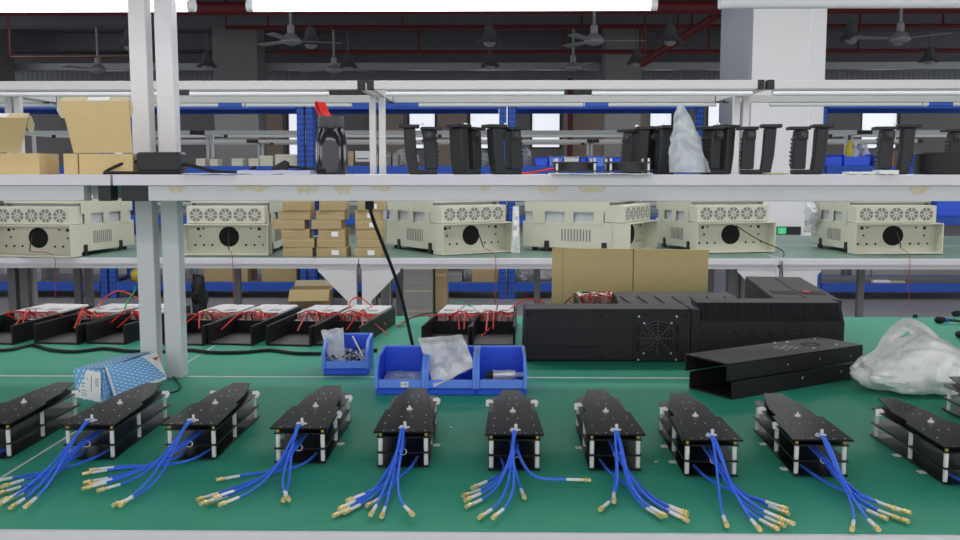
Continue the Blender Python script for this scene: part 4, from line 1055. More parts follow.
# ------------------------------------------------------------------ blue parts bins
def make_bin(label, W, D, H):
    o = thing('parts_bin', label, 'bin', (0, 0, 0), 0, 'blue open-front parts bins')
    t = 0.0026; w = W / 2; lip = H * 0.44
    prof = [(0.012, 0), (0.012, 0.011), (0.0, 0.013), (0.0, H * 0.72), (0.03, H), (D, H), (D, 0)]
    b_ = MB()
    for s in (-1, 1): b_.prism(prof, s * w - (t if s > 0 else 0), s * w + (t if s < 0 else 0), 'x')
    b_.b(-w + t, w - t, D - t, D, 0, H); b_.b(-w + t, w - t, 0.013, D - t, 0.0008, 0.0035)
    b_.b(-w + t, w - t, 0.0125, 0.0148, 0.0, 0.0125)
    b_.b(-w + t, w - t, 0.0035, 0.006, 0.0125, lip)
    b_.b(-w + t, w - t, 0.004, 0.0145, 0.0118, 0.0138)
    b_.build('bin_body', 'bin', o, bev=0.0006)
    r = MB()
    for s in (-1, 1):
        x = s * (w - t / 2 - 0.0012)
        r.b(x - 0.003, x + 0.003, -0.001, 0.0028, 0.013, H * 0.72)
        yy = [(-0.0005, H * 0.72), (0.03, H + 0.0004), (D, H + 0.0004), (D, H - 0.003), (0.031, H - 0.003), (0.002, H * 0.66)]
        r.prism(yy, x - 0.0028, x + 0.0028, 'x')
    r.b(-w + 0.006, w - 0.006, 0.0012, 0.0034, 0.0135, lip + 0.0005)
    r.b(-w + 0.003, w - 0.003, D - 0.0034, D + 0.0006, H - 0.003, H + 0.0005)
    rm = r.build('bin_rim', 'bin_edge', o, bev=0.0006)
    return o
a, b_ = atz(324, 374, BZ), atz(369.5, 374, BZ)
s_bin = make_bin('single blue parts bin heaped with small screws, left of the three joined bins', 0.0845, 0.105, 0.062)
s_bin.location = ((a.x + b_.x) / 2, a.y - 0.015, BZ); s_bin.rotation_euler = (0, 0, R(2))
t0, t1 = atz(375.5, 394.5, BZ), atz(526.5, 394.5, BZ)
TW = (t1.x - t0.x) / 3; TY = t0.y - 0.012
tb = []
for i, lab in enumerate(('blue parts bin with a handwritten white label, left of the three joined bins', 'blue parts bin in the middle of the three, under the clear bag', 'blue parts bin holding the silver connector, right of the three joined bins')):
    o = make_bin(lab, TW - 0.001, 0.132, 0.0625) if i == 0 else copy_tree(tb[0], lab)
    o.location = (t0.x + TW * (i + 0.5), TY, BZ); tb.append(o)
# handwritten label on the first bin
lb = MB().b(-0.0065, 0.0065, 0.0002, 0.0008, 0.0155, 0.0245).build('white_label', 'paper', tb[0], loc=(0.008, 0, 0))
def text(body, size, mat, parent, loc, rot):
    cu = bpy.data.curves.new('label_text', 'FONT'); cu.body = body; cu.size = size; cu.align_x = 'CENTER'; cu.align_y = 'CENTER'; cu.extrude = 0.0001
    t = bpy.data.objects.new('label_text', cu); me = bpy.data.meshes.new_from_object(t)
    bpy.data.objects.remove(t)
    me.materials.clear(); me.materials.append(M[mat])
    o = bpy.data.objects.new('label_text', me); col.objects.link(o); o.parent = parent; o.location = loc; o.rotation_euler = rot
    return o
text('+SS', 0.0062, 'cap', lb, (0, 0.0001, 0.02), (R(90), 0, 0))
# contents of the single bin
m = Matrix.Translation(s_bin.location) @ Matrix.Rotation(s_bin.rotation_euler.z, 4, 'Z')
sc_ = MB(); dk = MB()
for i in range(330):
    x = rnd.uniform(-0.037, 0.037); y = rnd.uniform(0.018, 0.095); z = 0.010 + rnd.uniform(0, 0.02) * (1 + 0.4 * (y / 0.1)); z = min(z, 0.033 if y > 0.02 else 0.026)
    d = Vector((rnd.uniform(-1, 1), rnd.uniform(-1, 1), rnd.uniform(-0.6, 0.6))).normalized() * 0.0035
    p = m @ Vector((x, y, z)); q = sc_ if rnd.random() < 0.7 else dk
    q.tube([p - d, p + d], 0.0013, 6); q.tube([p + d, p + d * 1.5], 0.0026, 6)
n0 = len(sc_.v); sc_.mi = 1; sc_.add(dk.v, dk.f)
tag(sc_.build('screw_heap', ['silver', 'cap'], smooth=False), 'heap of small silver and dark screws in the single blue bin', 'screws', None, 'stuff')
bag = pillow([m @ Vector((-0.034, 0.026, 0.026)), m @ Vector((-0.004, 0.03, 0.026)), m @ Vector((-0.012, 0.075, 0.078)), m @ Vector((-0.052, 0.055, 0.076))], 0.007, 0.012, 4, 14, 30)
tag(bag.build('small_bag', 'clear3'), 'small clear plastic bag sticking up out of the single blue bin', 'bag')
o = thing('white_stick', 'thin white stick leaning in the single blue bin', 'stick', m @ Vector((0.004, 0.09, 0.058)))
v = (m @ Vector((0.03, 0.03, 0.03))) - o.location
MB().tube([(0, 0, 0), v], 0.0016, 8).build('stick', 'paper', o); MB().tube([v, v * 1.05], 0.0019, 8).build('stick_tip', 'silver', o)
# black flat connector lying between the bins
p = atz(372.5, 352, BZ)
o = thing('black_clip', 'flat black clip lying on the mat between the single bin and the joined bins', 'clip', (p.x, p.y, BZ))
MB().b(-0.012, 0.01, -0.006, 0.006, 0, 0.008).build('clip_body', 'blackp', o, bev=0.001); MB().b(-0.008, 0.0, -0.0085, -0.0062, 0.001, 0.006).build('clip_latch', 'cap', o)
# silver connector in the third bin
m3 = Matrix.Translation(tb[2].location)
o = thing('coaxial_plug', 'silver threaded coaxial connector with a black end lying in the right blue bin', 'connector', m3 @ Vector((0.003, 0.060, 0.0245)), R(4)); o.scale = (1.2, 1.12, 1.12)
A = lambda x0, x1, r, mm, nm, nn=18: MB().cyl((x0, 0, 0), (x1, 0, 0), r, nn).build(nm, mm, o)
A(-0.025, -0.0145, 0.0055, 'cap', 'black_end'); A(-0.0144, -0.0125, 0.0078, 'silver', 'flange'); A(-0.0124, 0.004, 0.0068, 'silver', 'barrel'); A(0.0041, 0.013, 0.0076, 'silver', 'ring_nut', 8); A(0.0131, 0.018, 0.0066, 'silver', 'collar'); A(0.0181, 0.03, 0.004, 'lilac', 'pin_end')
tag(pillow([m3 @ Vector((-0.03, 0.02, 0.010)), m3 @ Vector((0.034, 0.02, 0.010)), m3 @ Vector((0.03, 0.085, 0.0125)), m3 @ Vector((-0.032, 0.085, 0.0125))], 0.003, 0.003, 9, 12, 40).build('small_bag', 'clear'), 'clear plastic bag under the silver connector in the right blue bin', 'bag')
m1 = Matrix.Translation(tb[0].location)
tag(pillow([m1 @ Vector((-0.034, 0.02, 0.01)), m1 @ Vector((0.034, 0.02, 0.01)), m1 @ Vector((0.034, 0.108, 0.02)), m1 @ Vector((-0.034, 0.108, 0.02))], 0.004, 0.005, 12, 12, 40).build('small_bag', 'clear'), 'clear plastic bag lying flat in the labelled blue bin', 'bag')
# large clear bag draped over the middle bin
ya, yb = TY - 0.006, TY + 0.07
tag(pillow([aty(434, 386, ya), aty(475, 366, TY + 0.012), aty(462, 334, yb + 0.012), aty(418, 338, yb)], 0.006, 0.013, 17, 20, 22).build('plastic_bag', 'clear3'), 'large clear plastic bag draped over the middle blue bin', 'bag')

# ------------------------------------------------------------------ open black trays with modules and red wires
def make_tray(label, px0, px1, py, th, seed, z0=0.0, L=0.315):
    a, b_ = atz(px0, py + 2.2, BZ), atz(px1, py + 2.2, BZ)
    W = (b_.x - a.x); rr = random.Random(seed)
    H = 0.043; t = 0.0045; w = W / 2
    o = thing('open_tray', label, 'tray', ((a.x + b_.x) / 2, (a.y + b_.y) / 2, BZ + z0), R(th), 'open black trays on the rear of the bench')
    c = MB()
    c.b(-w, w, 0, L, 0, 0.003); c.b(-w, -w + t, 0, L, 0.003, H); c.b(w - t, w, 0, L, 0.003, H); c.b(-w + t, w - t, L - 0.003, L, 0.003, H)
    c.build('tray_body', 'black2', o, bev=0.0006)
    MB().b(-w + t + 0.001, w - t - 0.001, 0.004, L * 0.5, 0.0032, 0.004).build('floor_plate', 'inside', o)
    MB().b(-w + t, w - t, L * 0.45, L * 0.46, 0.004, H * 0.75).build('divider', 'black2', o)
    pw = (W - 2 * t) / 2 - 0.004
    for s in (-1, 1):
        x = s * (pw / 2 + 0.0015)
        p = MB().b(x - pw / 2, x + pw / 2, L * 0.56, L - 0.006, 0.0205, H + 0.004).build('power_module', 'psu', o, bev=0.002)
        MB().b(x - pw * 0.3, x + pw * 0.25, L * 0.64, L * 0.72, H + 0.0041, H + 0.0045).build('printed_label', 'psulabel', p, smooth=False)
    MB().b(-w + t + 0.004, w - t - 0.004, L * 0.47, L - 0.01, 0.004, 0.02).build('circuit_board', 'pcb', o)
    for k in range(5):
        x = -w + 0.014 + k * (W - 0.028) / 4.0
        MB().b(x - 0.005, x + 0.005, L * 0.475, L * 0.475 + 0.012, 0.0202, 0.0202 + rr.uniform(0.006, 0.013)).build('component', rr.choice(['bluecomp', 'tan', 'psu', 'cap', 'bluecomp']), o, bev=0.001)
    x = rr.uniform(-0.02, 0.02)
    MB().b(x - 0.012, x + 0.012, L * 0.462, L * 0.472, 0.018, 0.027).build('terminal_block', 'tan', o)
    for k in range(4):
        x0 = rr.uniform(-w + 0.01, w - 0.01); x1 = max(-w - 0.02, min(w + 0.02, x0 + rr.uniform(-0.06, 0.06)))
        pts = [(x0, L * 0.57, 0.024), (x0, L * 0.53, 0.036 + rr.uniform(0, 0.01)), ((x0 + x1) / 2, L * (0.5 + rr.uniform(-0.02, 0.03)), 0.042 + rr.uniform(0, 0.01)), (x1, L * 0.49, 0.042), (x1 * 0.9, L * 0.52, 0.03)]
        MB().tube(cat_rom(pts, 5), 0.0012, 5).build('red_wire', 'redwire', o)
    for k in range(3):
        x0 = rr.uniform(-w * 0.9, 0); x1 = min(w - 0.022, x0 + rr.uniform(0.05, 0.1)); ya = L * rr.uniform(0.38, 0.55); yb_ = L * rr.uniform(0.3, 0.55)
        pts = [(x0, L * 0.54, 0.03), (x0 + 0.008, ya, 0.047), ((x0 + x1) / 2, (ya + yb_) / 2, 0.05 + 0.003 * k), (x1, yb_, 0.0475), (x1 + 0.02, yb_ + 0.02, 0.0475)]
        MB().tube(cat_rom(pts, 6), 0.0013, 5).build('red_wire', 'redwire', o)
    for k in range(2):
        x0 = rr.uniform(-w * 0.5, w * 0.5); x1 = x0 + rr.uniform(-0.05, 0.03)
        pts = [(x0, L * 0.5, 0.04), (x0 * 0.8 + x1 * 0.2, L * 0.4, 0.05 + rr.uniform(0, 0.012)), (x1, L * rr.uniform(0.16, 0.28), 0.024)]
        MB().tube(cat_rom(pts, 6), 0.0018, 5).build('red_wire', 'redwire', o)
    pts = [(-w * 0.3, L * 0.52, 0.03), (-w * 0.1, L * 0.46, 0.05), (w * 0.5, L * 0.45, 0.044), (w * 0.7, L * 0.52, 0.03)]
    MB().tube(cat_rom(pts, 5), 0.0012, 5).build(*rr.choice([('green_wire', 'greenwire'), ('black_wire', 'blackwire')]), o)
    return o
TL = 'open black tray with red wires, '
trays = []
for i, (a, b_, y, th, lab) in enumerate(((-42, 16, 342, -8, 'at the left photo edge'), (32, 80, 342, -8, 'second from the left'), (85, 127, 342, -8, 'third, just left of the white posts'),
                             (158, 205, 343, -8, 'first to the right of the white posts'), (205.5, 254, 343, -8, 'second to the right of the white posts'), (265, 312, 344, -8, 'third to the right of the white posts'),
                             (312.5, 361, 344, -8, 'directly behind the single blue bin'), (421, 470, 344, -6, 'behind the middle blue bin'), (471, 515, 344, -2, 'just left of the long black enclosure'))):
    trays.append(make_tray(TL + lab, a, b_, y, th, 100 + i))
# stray leads rising from the trays
def lead(pts, mat, r, label, name='loose_wire'):
    return tag(MB().tube(cat_rom(pts, 8), r, 6).build(name, mat), label, 'wire')
yy = 2.3
lead([aty(98, 318, 2.2), aty(101, 302, yy), aty(118, 291, yy), aty(138, 299, yy), aty(150, 316, 2.2)], 'redwire', 0.0018, 'red wire arching up over the third tray from the left')
lead([aty(124, 314, 2.2), aty(127, 302, yy), aty(134, 292, yy), aty(135, 286, yy)], 'greenwire', 0.002, 'green wire rising out of the third tray from the left')
lead([aty(349, 312, 2.25), aty(350, 302, yy), aty(358, 297.5, yy), aty(370, 305, yy), aty(386, 325, 2.2)], 'redwire', 0.0016, 'red wire loop rising behind the single blue bin')
lead([aty(362, 311, 2.2), aty(370, 320, 2.15), aty(388, 335, 2.08)], 'redwire', 0.0018, 'red wire end hanging to the right of the tray behind the single bin')
lead([atz(396, 326.5, BZ + 0.003), atz(408, 319, BZ + 0.012), atz(420, 316, BZ + 0.03), aty(436, 316, 2.2), aty(443, 318, 2.2)], 'redwire', 0.0016, 'red wire lying on the mat left of the tray behind the middle bin')
lead([atz(399, 327, BZ + 0.002), atz(411, 318, BZ + 0.014), atz(424, 314, BZ + 0.035), aty(440, 313, 2.25), aty(446, 316, 2.25)], 'blackwire', 0.0016, 'black wire lying on the mat left of the tray behind the middle bin')
lead([aty(452, 301, yy), aty(463, 303, yy), aty(472, 307, yy), aty(478, 313, 2.2)], 'greenwire', 0.0018, 'green wire standing up from the tray behind the middle bin')
lead([aty(505, 315, 2.2), aty(515, 305, yy), aty(530, 299, yy), aty(547, 304.5, yy)], 'redwire', 0.0018, 'red wire bowing over towards the cardboard sheet')
lead([aty(495, 312, 2.2), aty(492, 325, 2.18), aty(480, 338, 2.12)], 'redwire', 0.002, 'thick red wire hanging into the tray left of the enclosure')

# ------------------------------------------------------------------ long cables
pts = [atz(x, y, BZ + 0.004) for x, y in ((-20, 350.5), (10, 349.5), (32, 345), (50, 349.5), (75, 351.5), (104, 348.5), (130, 351), (160, 351.5), (190, 350), (215, 352.5), (245, 352), (270, 350), (295, 353), (321, 353.5))]
pts = [Vector((p.x, min(p.y, 2.045 if p.x < xat(328, 2) else 9), p.z)) for p in pts]
tag(MB().tube(cat_rom(pts, 6), 0.0036, 8).build('power_cable', 'rubber'), 'black cable running along the mat in front of the open trays', 'cable')
o = thing('hanging_lead', 'black power cord hanging from under the shelf down behind the joined blue bins', 'cable', (0, 0, 0))
a = aty(369.5, 200, 1.62)
pts = [a + Vector((0, 0, -0.012)), aty(374, 222, 1.63), aty(385, 250, 1.66), aty(398, 285, 1.7), aty(407, 320, 1.74), aty(412.5, 345, 1.76), atz(416, 358, BZ + 0.005) , atz(424, 358, BZ + 0.004)]
MB().tube(cat_rom(pts, 8), 0.0032, 8).build('cord', 'rubber', o)
MB().b(a.x - 0.007, a.x + 0.007, a.y - 0.006, a.y + 0.006, a.z - 0.016, SZ - 0.0178).build('cord_plug', 'rubber', o, bev=0.002)
lead([atz(167, 371, BZ + 0.002), atz(177, 381, BZ + 0.002), atz(180, 388, BZ + 0.002), atz(174, 392, BZ + 0.002), atz(163, 393, BZ + 0.002)], 'blackwire', 0.0013, 'thin black wire curled on the mat right of the blue-patterned box')

# ------------------------------------------------------------------ blue-patterned carton lying open on its side
P = lambda x, y, z: atz(x, y, BZ + z)
A0 = P(76, 398, 0.0)
o = thing('patterned_carton', 'pale blue carton with white dashes and an open flap, in front of the left post', 'box', A0, 0)
Hb = 0.05
def uvq(name, quads, mats_, parent, idx=None, th=0.0):
    me = bpy.data.meshes.new(name); vs = []; fs = []; uvs = []
    for (q, us) in quads:
        k = len(vs); vs += [tuple(v) for v in q]; fs.append(tuple(range(k, k + len(q)))); uvs += us
    me.from_pydata(vs, [], fs); me.update(); l = me.uv_layers.new(name='UVMap')
    for i, u in enumerate(uvs): l.data[i].uv = u
    for mm in mats_: me.materials.append(M[mm])
    if idx: me.polygons.foreach_set('material_index', idx)
    ob = bpy.data.objects.new(name, me); col.objects.link(ob); ob.parent = parent
    if th:
        md = ob.modifiers.new('thickness', 'SOLIDIFY'); md.thickness = th; md.offset = -1
    return ob
def rectuv(q):
    q = [Vector(v) for v in q]; u = (q[1] - q[0]); ul = u.length; u = u.normalized(); w = (q[-1] - q[0]); w = (w - u * w.dot(u)).normalized()
    return [((v - q[0]).dot(u), (v - q[0]).dot(w)) for v in q]
lo = lambda x, y, z: P(x, y, z) - A0
f3, f2, b3, b2 = lo(74.5, 365.5, Hb), lo(104, 369.5, Hb - 0.002), lo(127, 354, Hb + 0.002), lo(150, 353, Hb + 0.001)
f0, f1 = Vector((0, 0, 0)), lo(102, 403, 0)
f3.y = -0.002; f3.x = -0.001
b0, b1 = Vector((b3.x, b3.y, 0)), Vector((b2.x - 0.004, b2.y, 0))
faces = [[f0, f1, f2, f3], [f1, b1, b2, f2], [b1, b0, b3, b2], [b0, f0, f3, b3], [f3, f2 + Vector((0, 0, 0.003)), b2 + Vector((0, 0, 0.003)), b3], [b0, b1, f1, f0]]
uvq('carton_body', [(q, rectuv(q)) for q in faces], ['dash'], o, None, 0.0012)
# white printed end panel
ux = f1 - f0; Wb = ux.length; uz = (f3 + f2 - f0 - f1) / 2; nf = ux.cross(uz).normalized(); nf = nf if nf.y < 0 else -nf
FM = Matrix.Translation(f0) @ Matrix((( ux.x / Wb, -nf.x, uz.x / Hb), (ux.y / Wb, -nf.y, uz.y / Hb), (ux.z / Wb, -nf.z, uz.z / Hb))).to_4x4()
pn = MB().prism([(Wb * 0.0, Hb * 0.04), (Wb * 0.98, Hb * 0.02), (Wb * 0.98, Hb * 0.96), (Wb * 0.02, Hb * 0.98)], -0.0016, -0.0011, 'y', FM).build('white_end_label', 'paper', o, smooth=False)
pr = MB()
for i, (x, z, w2, h2) in enumerate(((0.26, 0.66, 0.12, 0.05), (0.24, 0.5, 0.16, 0.045), (0.25, 0.4, 0.12, 0.04), (0.25, 0.28, 0.22, 0.03), (0.25, 0.2, 0.2, 0.025), (0.25, 0.13, 0.22, 0.025), (0.45, 0.66, 0.05, 0.04), (0.62, 0.3, 0.03, 0.5), (0.78, 0.5, 0.14, 0.03), (0.78, 0.56, 0.14, 0.02), (0.78, 0.61, 0.14, 0.03), (0.78, 0.67, 0.14, 0.02), (0.78, 0.72, 0.14, 0.03))):
    pr.b(Wb * x, Wb * (x + w2), -0.002, -0.0017, Hb * z, Hb * (z + h2), FM)
pr.build('printed_lines', 'psulabel', pn, smooth=False)
MB().prism([(Wb * 0.08, Hb * 0.86), (Wb * 0.16, Hb * 0.86), (Wb * 0.12, Hb * 0.93)], -0.002, -0.0017, 'y', FM).build('red_triangle', 'red', pn, smooth=False)
# open flap: hinged on the right top edge, sagging to the right
h0, h1 = f2 + Vector((0.001, 0, 0.004)), b2 + Vector((-0.002, 0, 0.004))
h1 = lo(156, 352.5, Hb + 0.004)
e0, e1 = lo(114, 398, 0.003), lo(166.5, 379, 0.014)
flp = [h0, e0, e1, h1]
m0 = h0 * 0.25 + h1 * 0.75
fl = uvq('open_flap', [(flp, rectuv(flp))], ['dash'], o, None, 0.001)
t_up = (h1 - h0).cross(e0 - h0).normalized(); t_up = t_up if t_up.y < 0 else -t_up
L0 = lambda a, b_, s: a * (1 - s) + b_ * s
off = t_up * 0.0014
bord = [[h0 + off, L0(h0, h1, 0.03) + off, L0(e0, e1, 0.04) + off, e0 + off], [L0(e0, h0, 0.08) + off, e0 + off, e1 + off, L0(e1, h1, 0.08) + off]]
uvq('white_border', [(q, [(0, 0)] * 4) for q in bord], ['paper'], fl, None, 0.0003)
tri = [L0(h0, h1, 0.70) + off * 1.1, h1 + off * 1.1, L0(e1, h1, 0.12) + off * 1.1]
uvq('white_corner', [(tri, [(0, 0)] * 3)], ['paper'], fl, None, 0.0003)
cc = (L0(h0, h1, 0.9) * 2 + L0(e1, h1, 0.5)) / 3
rt = [cc + off * 1.5 + (L0(h1, h0, 0.06) - h1), cc + off * 1.5 + (L0(e1, h1, 0.8) - h1) * 0.6, cc + off * 1.5 - (L0(h1, h0, 0.06) - h1)]
uvq('red_triangle', [(rt, [(0, 0)] * 3)], ['red'], fl, None, 0.0002)
# ------------------------------------------------------------------ long black enclosure with a fan
EY = atz(560, 362, BZ).y; k = EY / F
ex0, ex1, ex2 = xat(523, EY, 340), xat(691, EY, 340), xat(845, EY, 340)
EH = zat(309, EY) - BZ
o = thing('fan_enclosure', 'long black enclosure with a round fan grille lying across the bench', 'enclosure', (ex0, EY, BZ), R(0.4))
w1 = ex1 - ex0; w2 = ex2 - ex0
# first section: profile in YZ
prof = [(0.004, 0), (0.0, 0.006), (0.0, EH - 0.008), (0.012, EH), (0.085, EH + 0.001), (0.085, 0)]
MB().prism([(0, 0.001), (0.003, EH), (w1 - 0.0005, EH - 0.0), (w1 - 0.0005, 0.0005)], 0.004, 0.085, 'y').build('left_body', 'black', o, bev=0.004)
fp = MB().prism([(0.0, 0.004), (-0.001, EH * 0.4), (0.006, EH * 0.93), (w1 - 0.001, EH * 0.93), (w1 - 0.001, 0.004)], 0.0, 0.0038, 'y').build('front_panel', 'black', o, bev=0.001)
for (x, z) in ((0.009, EH * 0.885), (w1 * 0.466, EH * 0.885), (w1 * 0.965, EH * 0.885), (0.007, 0.01), (w1 * 0.466, 0.01)):
    MB().cyl((x, -0.0012, z), (x, 0.0001, z), 0.0034, 12).build('black_screw', 'dark', fp)
for z in (0.62, 0.28): MB().b(0.02, w1 * 0.5, -0.0004, 0.0, EH * z, EH * z + 0.0012).build('panel_groove', 'dark', fp)
MB().b(0.008, 0.011, -0.0005, 0, EH * 0.42, EH * 0.58).build('panel_slot', 'dark', fp)
fx, fz = w1 * 0.80, EH * 0.46; fr = EH * 0.31
g = MB(); tr = Matrix.Translation((fx, -0.0022, fz)) @ RX90
hw = EH * 0.435
g.prism([(-hw + 0.004, -hw), (hw - 0.004, -hw), (hw, -hw + 0.004), (hw, hw - 0.004), (hw - 0.004, hw), (-hw + 0.004, hw), (-hw, hw - 0.004), (-hw, -hw + 0.004)], -0.002, 0.0, mt=tr)
gp = g.build('fan_plate', 'black', o, bev=0.0006)
MB().ring((0, 0, 0.0001), 0, fr, 0.0004, 36, tr).build('fan_opening', 'dark', o)
ro = MB()
for i in range(9):
    ro.b(fr * 0.3, fr * 0.95, -0.004, 0.004, 0.0006, 0.0009, tr @ Matrix.Rotation(2 * math.pi * i / 9, 4, 'Z') @ Matrix.Rotation(R(12), 4, 'X'))
ro.build('fan_blades', 'black2', o, smooth=False)
gg = MB()
for rr_ in (0.22, 0.42, 0.62, 0.82, 1.0): gg.ring((0, 0, 0.0018), fr * rr_ - 0.0014, fr * rr_, 0.0012, 36, tr)
for i in range(8): gg.b(fr * 0.0, fr, -0.0011, 0.0011, 0.0018, 0.003, tr @ Matrix.Rotation(2 * math.pi * i / 8, 4, 'Z'))
gg.build('fan_grille', 'lidgrey', o)
for sx in (-1, 1):
    for sz in (-1, 1):
        MB().cyl(tr @ Vector((sx * fr * 1.13, sz * fr * 1.32, 0)), tr @ Vector((sx * fr * 1.13, sz * fr * 1.32, 0.0016)), 0.0022, 8).build('silver_screw', 'silver', gp)
        MB().cyl(tr @ Vector((sx * fr * 0.82, sz * fr * 0.92, 0)), tr @ Vector((sx * fr * 0.82, sz * fr * 0.92, 0.0036)), 0.0020, 8).build('silver_screw', 'silver', gp)
        x = sx * hw * 0.84; z = sz * hw * 0.36
        MB().prism([(x - 0.003, z - 0.009), (x + 0.003, z - 0.009), (x + 0.003, z + 0.009), (x - 0.003, z + 0.009)], 0.0001, 0.0005, mt=tr).build('vent_slot', 'dark', gp)
# second section, slightly taller, with a sloping ribbed shoulder
H2 = zat(302, EY + 0.03) - BZ
sx0 = w1 + 0.0005
q = MB().prism([(0.0008, 0), (0.0008, H2 - 0.034), (0.003, H2 - 0.033), (0.028, H2), (0.09, H2), (0.09, 0)], sx0 + 0.017, w2, 'x')
rb = q.build('ribbed_body', 'black', o, bev=0.001)
MB().b(sx0, sx0 + 0.0169, 0.0005, 0.085, 0, EH).build('joint_strip', 'black', o, bev=0.001)
rr2 = 22
for i in range(rr2):
    x = sx0 + 0.024 + i * (w2 - sx0 - 0.03) / (rr2 - 1)
    MB().tube([(x - 0.002, 0.006, H2 - 0.0285), (x + 0.002, 0.0265, H2 - 0.002)], 0.0022, 6).build('shoulder_rib', 'black', rb)
for i in range(9):
    x = sx0 + 0.014 + i * (w2 - sx0 - 0.03) / 8.4
    MB().b(-0.011, 0.011, -0.0006, 0.0006, -0.0009, 0.0009, Matrix.Translation((x + 0.012, 0.0006, H2 * 0.48)) @ Matrix.Rotation(R(52), 4, 'Y')).build('diagonal_groove', 'dark', rb)
for i in range(3):
    x = sx0 + 0.034 + i * 0.052
    MB().ring((x, 0.0006, H2 * 0.17), 0.0085, 0.0098, 0.0012, 24, RX90).build('half_moon_boss', 'black2', rb)
for z in (0.3, 0.62, 0.9): MB().cyl((sx0 + 0.005, -0.0006, EH * z), (sx0 + 0.005, 0.0006, EH * z), 0.002, 10).build('black_screw', 'dark', o)
MB().tube([(sx0 + 0.0165, 0.004, H2 - 0.036), (sx0 + 0.0165, 0.008, H2 - 0.025), (sx0 + 0.0165, 0.028, H2 - 0.001)], 0.002, 6).build('shoulder_edge', 'black2', o)
# ribbed cover lying behind the enclosure
yb = EY + 0.095
cx0, cx1 = xat(619, yb, 300), xat(742, yb, 300)
zt = zat(296, yb + 0.05) - BZ
o = thing('ribbed_cover', 'low black cover with slanted ridges lying directly behind the long enclosure', 'cover', (cx0, yb, BZ))
cw = cx1 - cx0
cv = MB().prism([(0.0, 0), (0.0, zt * 0.86), (0.05, zt), (0.12, zt), (0.12, 0)], 0, cw, 'x').build('cover_shell', 'black2', o, bev=0.002)
for i in range(7):
    x = 0.01 + i * cw / 7
    MB().tube([(x + 0.022, 0.002, zt * 0.868), (x, 0.048, zt * 0.998)], 0.0016, 6).build('ridge', 'black2', cv)
# tall black box with slots behind that
yb = EY + 0.10
zt = 0.109
qBL, qBR, qFR = atz(746.5, 277, BZ + zt), atz(800, 277, BZ + zt), atz(842, 300.5, BZ + zt)
u_ = qBR - qFR; bd = u_.length; an_ = math.atan2(-u_.x, u_.y); bw = (qBR - qBL).length * math.cos(an_)
o = thing('slotted_box', 'black box with two rectangular slots in its top, behind the right end of the enclosure', 'box', (qFR.x - bw * math.cos(an_), qFR.y - bw * math.sin(an_), BZ), an_)
MB().b(0, bw * 0.5 - 0.0006, 0, bd, 0, zt).build('left_half', 'black', o, bev=0.002); MB().b(bw * 0.5 + 0.0006, bw, 0, bd, 0, zt).build('right_half', 'black', o, bev=0.002)
for (x0, x1, y0, y1) in ((0.08, 0.46, 0.2, 0.33), (0.54, 0.92, 0.2, 0.33), (0.08, 0.46, 0.01, 0.05), (0.54, 0.92, 0.01, 0.05)):
    MB().b(bw * x0, bw * x1, bd * y0, bd * y1, zt, zt + 0.0006).build('top_slot', 'dark', o)
MB().b(bw * 0.6, bw * 0.7, bd * 0.25, bd * 0.3, zt + 0.0007, zt + 0.003).build('red_part', 'red', o)
# tray with wires behind the enclosure
t = make_tray(TL + 'between the fan enclosure and the cardboard sheet', 574, 620, 331, 0, 321, 0.0, 0.17)
t.location.z = BZ + 0.047; t.location.y = 2.06
sb = thing('flat_black_box', 'flat black box under the tray behind the fan enclosure', 'box', (t.location.x, 2.055, BZ))
MB().b(-0.055, 0.055, 0, 0.18, 0, 0.0465).build('box_shell', 'black2', sb, bev=0.002); MB().b(-0.05, 0.05, -0.001, 0, 0.03, 0.032).build('lid_seam', 'dark', sb)
yy = 2.2
lead([aty(564, 304, yy), aty(572, 296.5, yy), aty(584, 292.5, yy), aty(593, 294, yy), aty(600, 302, yy), aty(604, 305, yy)], 'blackwire', 0.0017, 'black wire loop standing in front of the cardboard sheet')
lead([aty(584, 304, yy), aty(587, 298, yy), aty(586.5, 293, yy + 0.004), aty(582, 290.5, yy + 0.004)], 'greenwire', 0.0016, 'green wire standing beside the black loop in front of the cardboard sheet')
# large cardboard sheet standing on the bench
yb = 2.34
c0, c1, c2, c3 = xat(552, yb, 280), xat(563, yb, 280), xat(633, yb, 280), xat(708, yb, 280)
ht = zat(248, yb) - BZ
o = thing('cardboard_sheet', 'large flat-folded brown cardboard sheet standing upright behind the black enclosure', 'cardboard', (c0, yb, BZ))
MB().b(0, c1 - c0 - 0.0008, 0.0015, 0.0065, 0, ht).build('narrow_flap', 'card', o)
MB().b(c1 - c0, c2 - c0, 0.0, 0.0055, 0, ht - 0.001).build('left_panel', 'card', o, bev=0.001)
MB().b(c2 - c0 + 0.0009, c3 - c0, 0.0, 0.0055, 0, ht - 0.003).build('right_panel', 'card', o, bev=0.001)
MB().b(c2 - c0 - 0.0006, c2 - c0 + 0.0006, -0.0004, 0.005, ht * 0.45, ht - 0.002).build('slot', 'dark', o)
MB().b(0.01, c3 - c0 - 0.005, 0.0068, 0.0118, 0, ht - 0.004).build('rear_panel', 'card2', o)

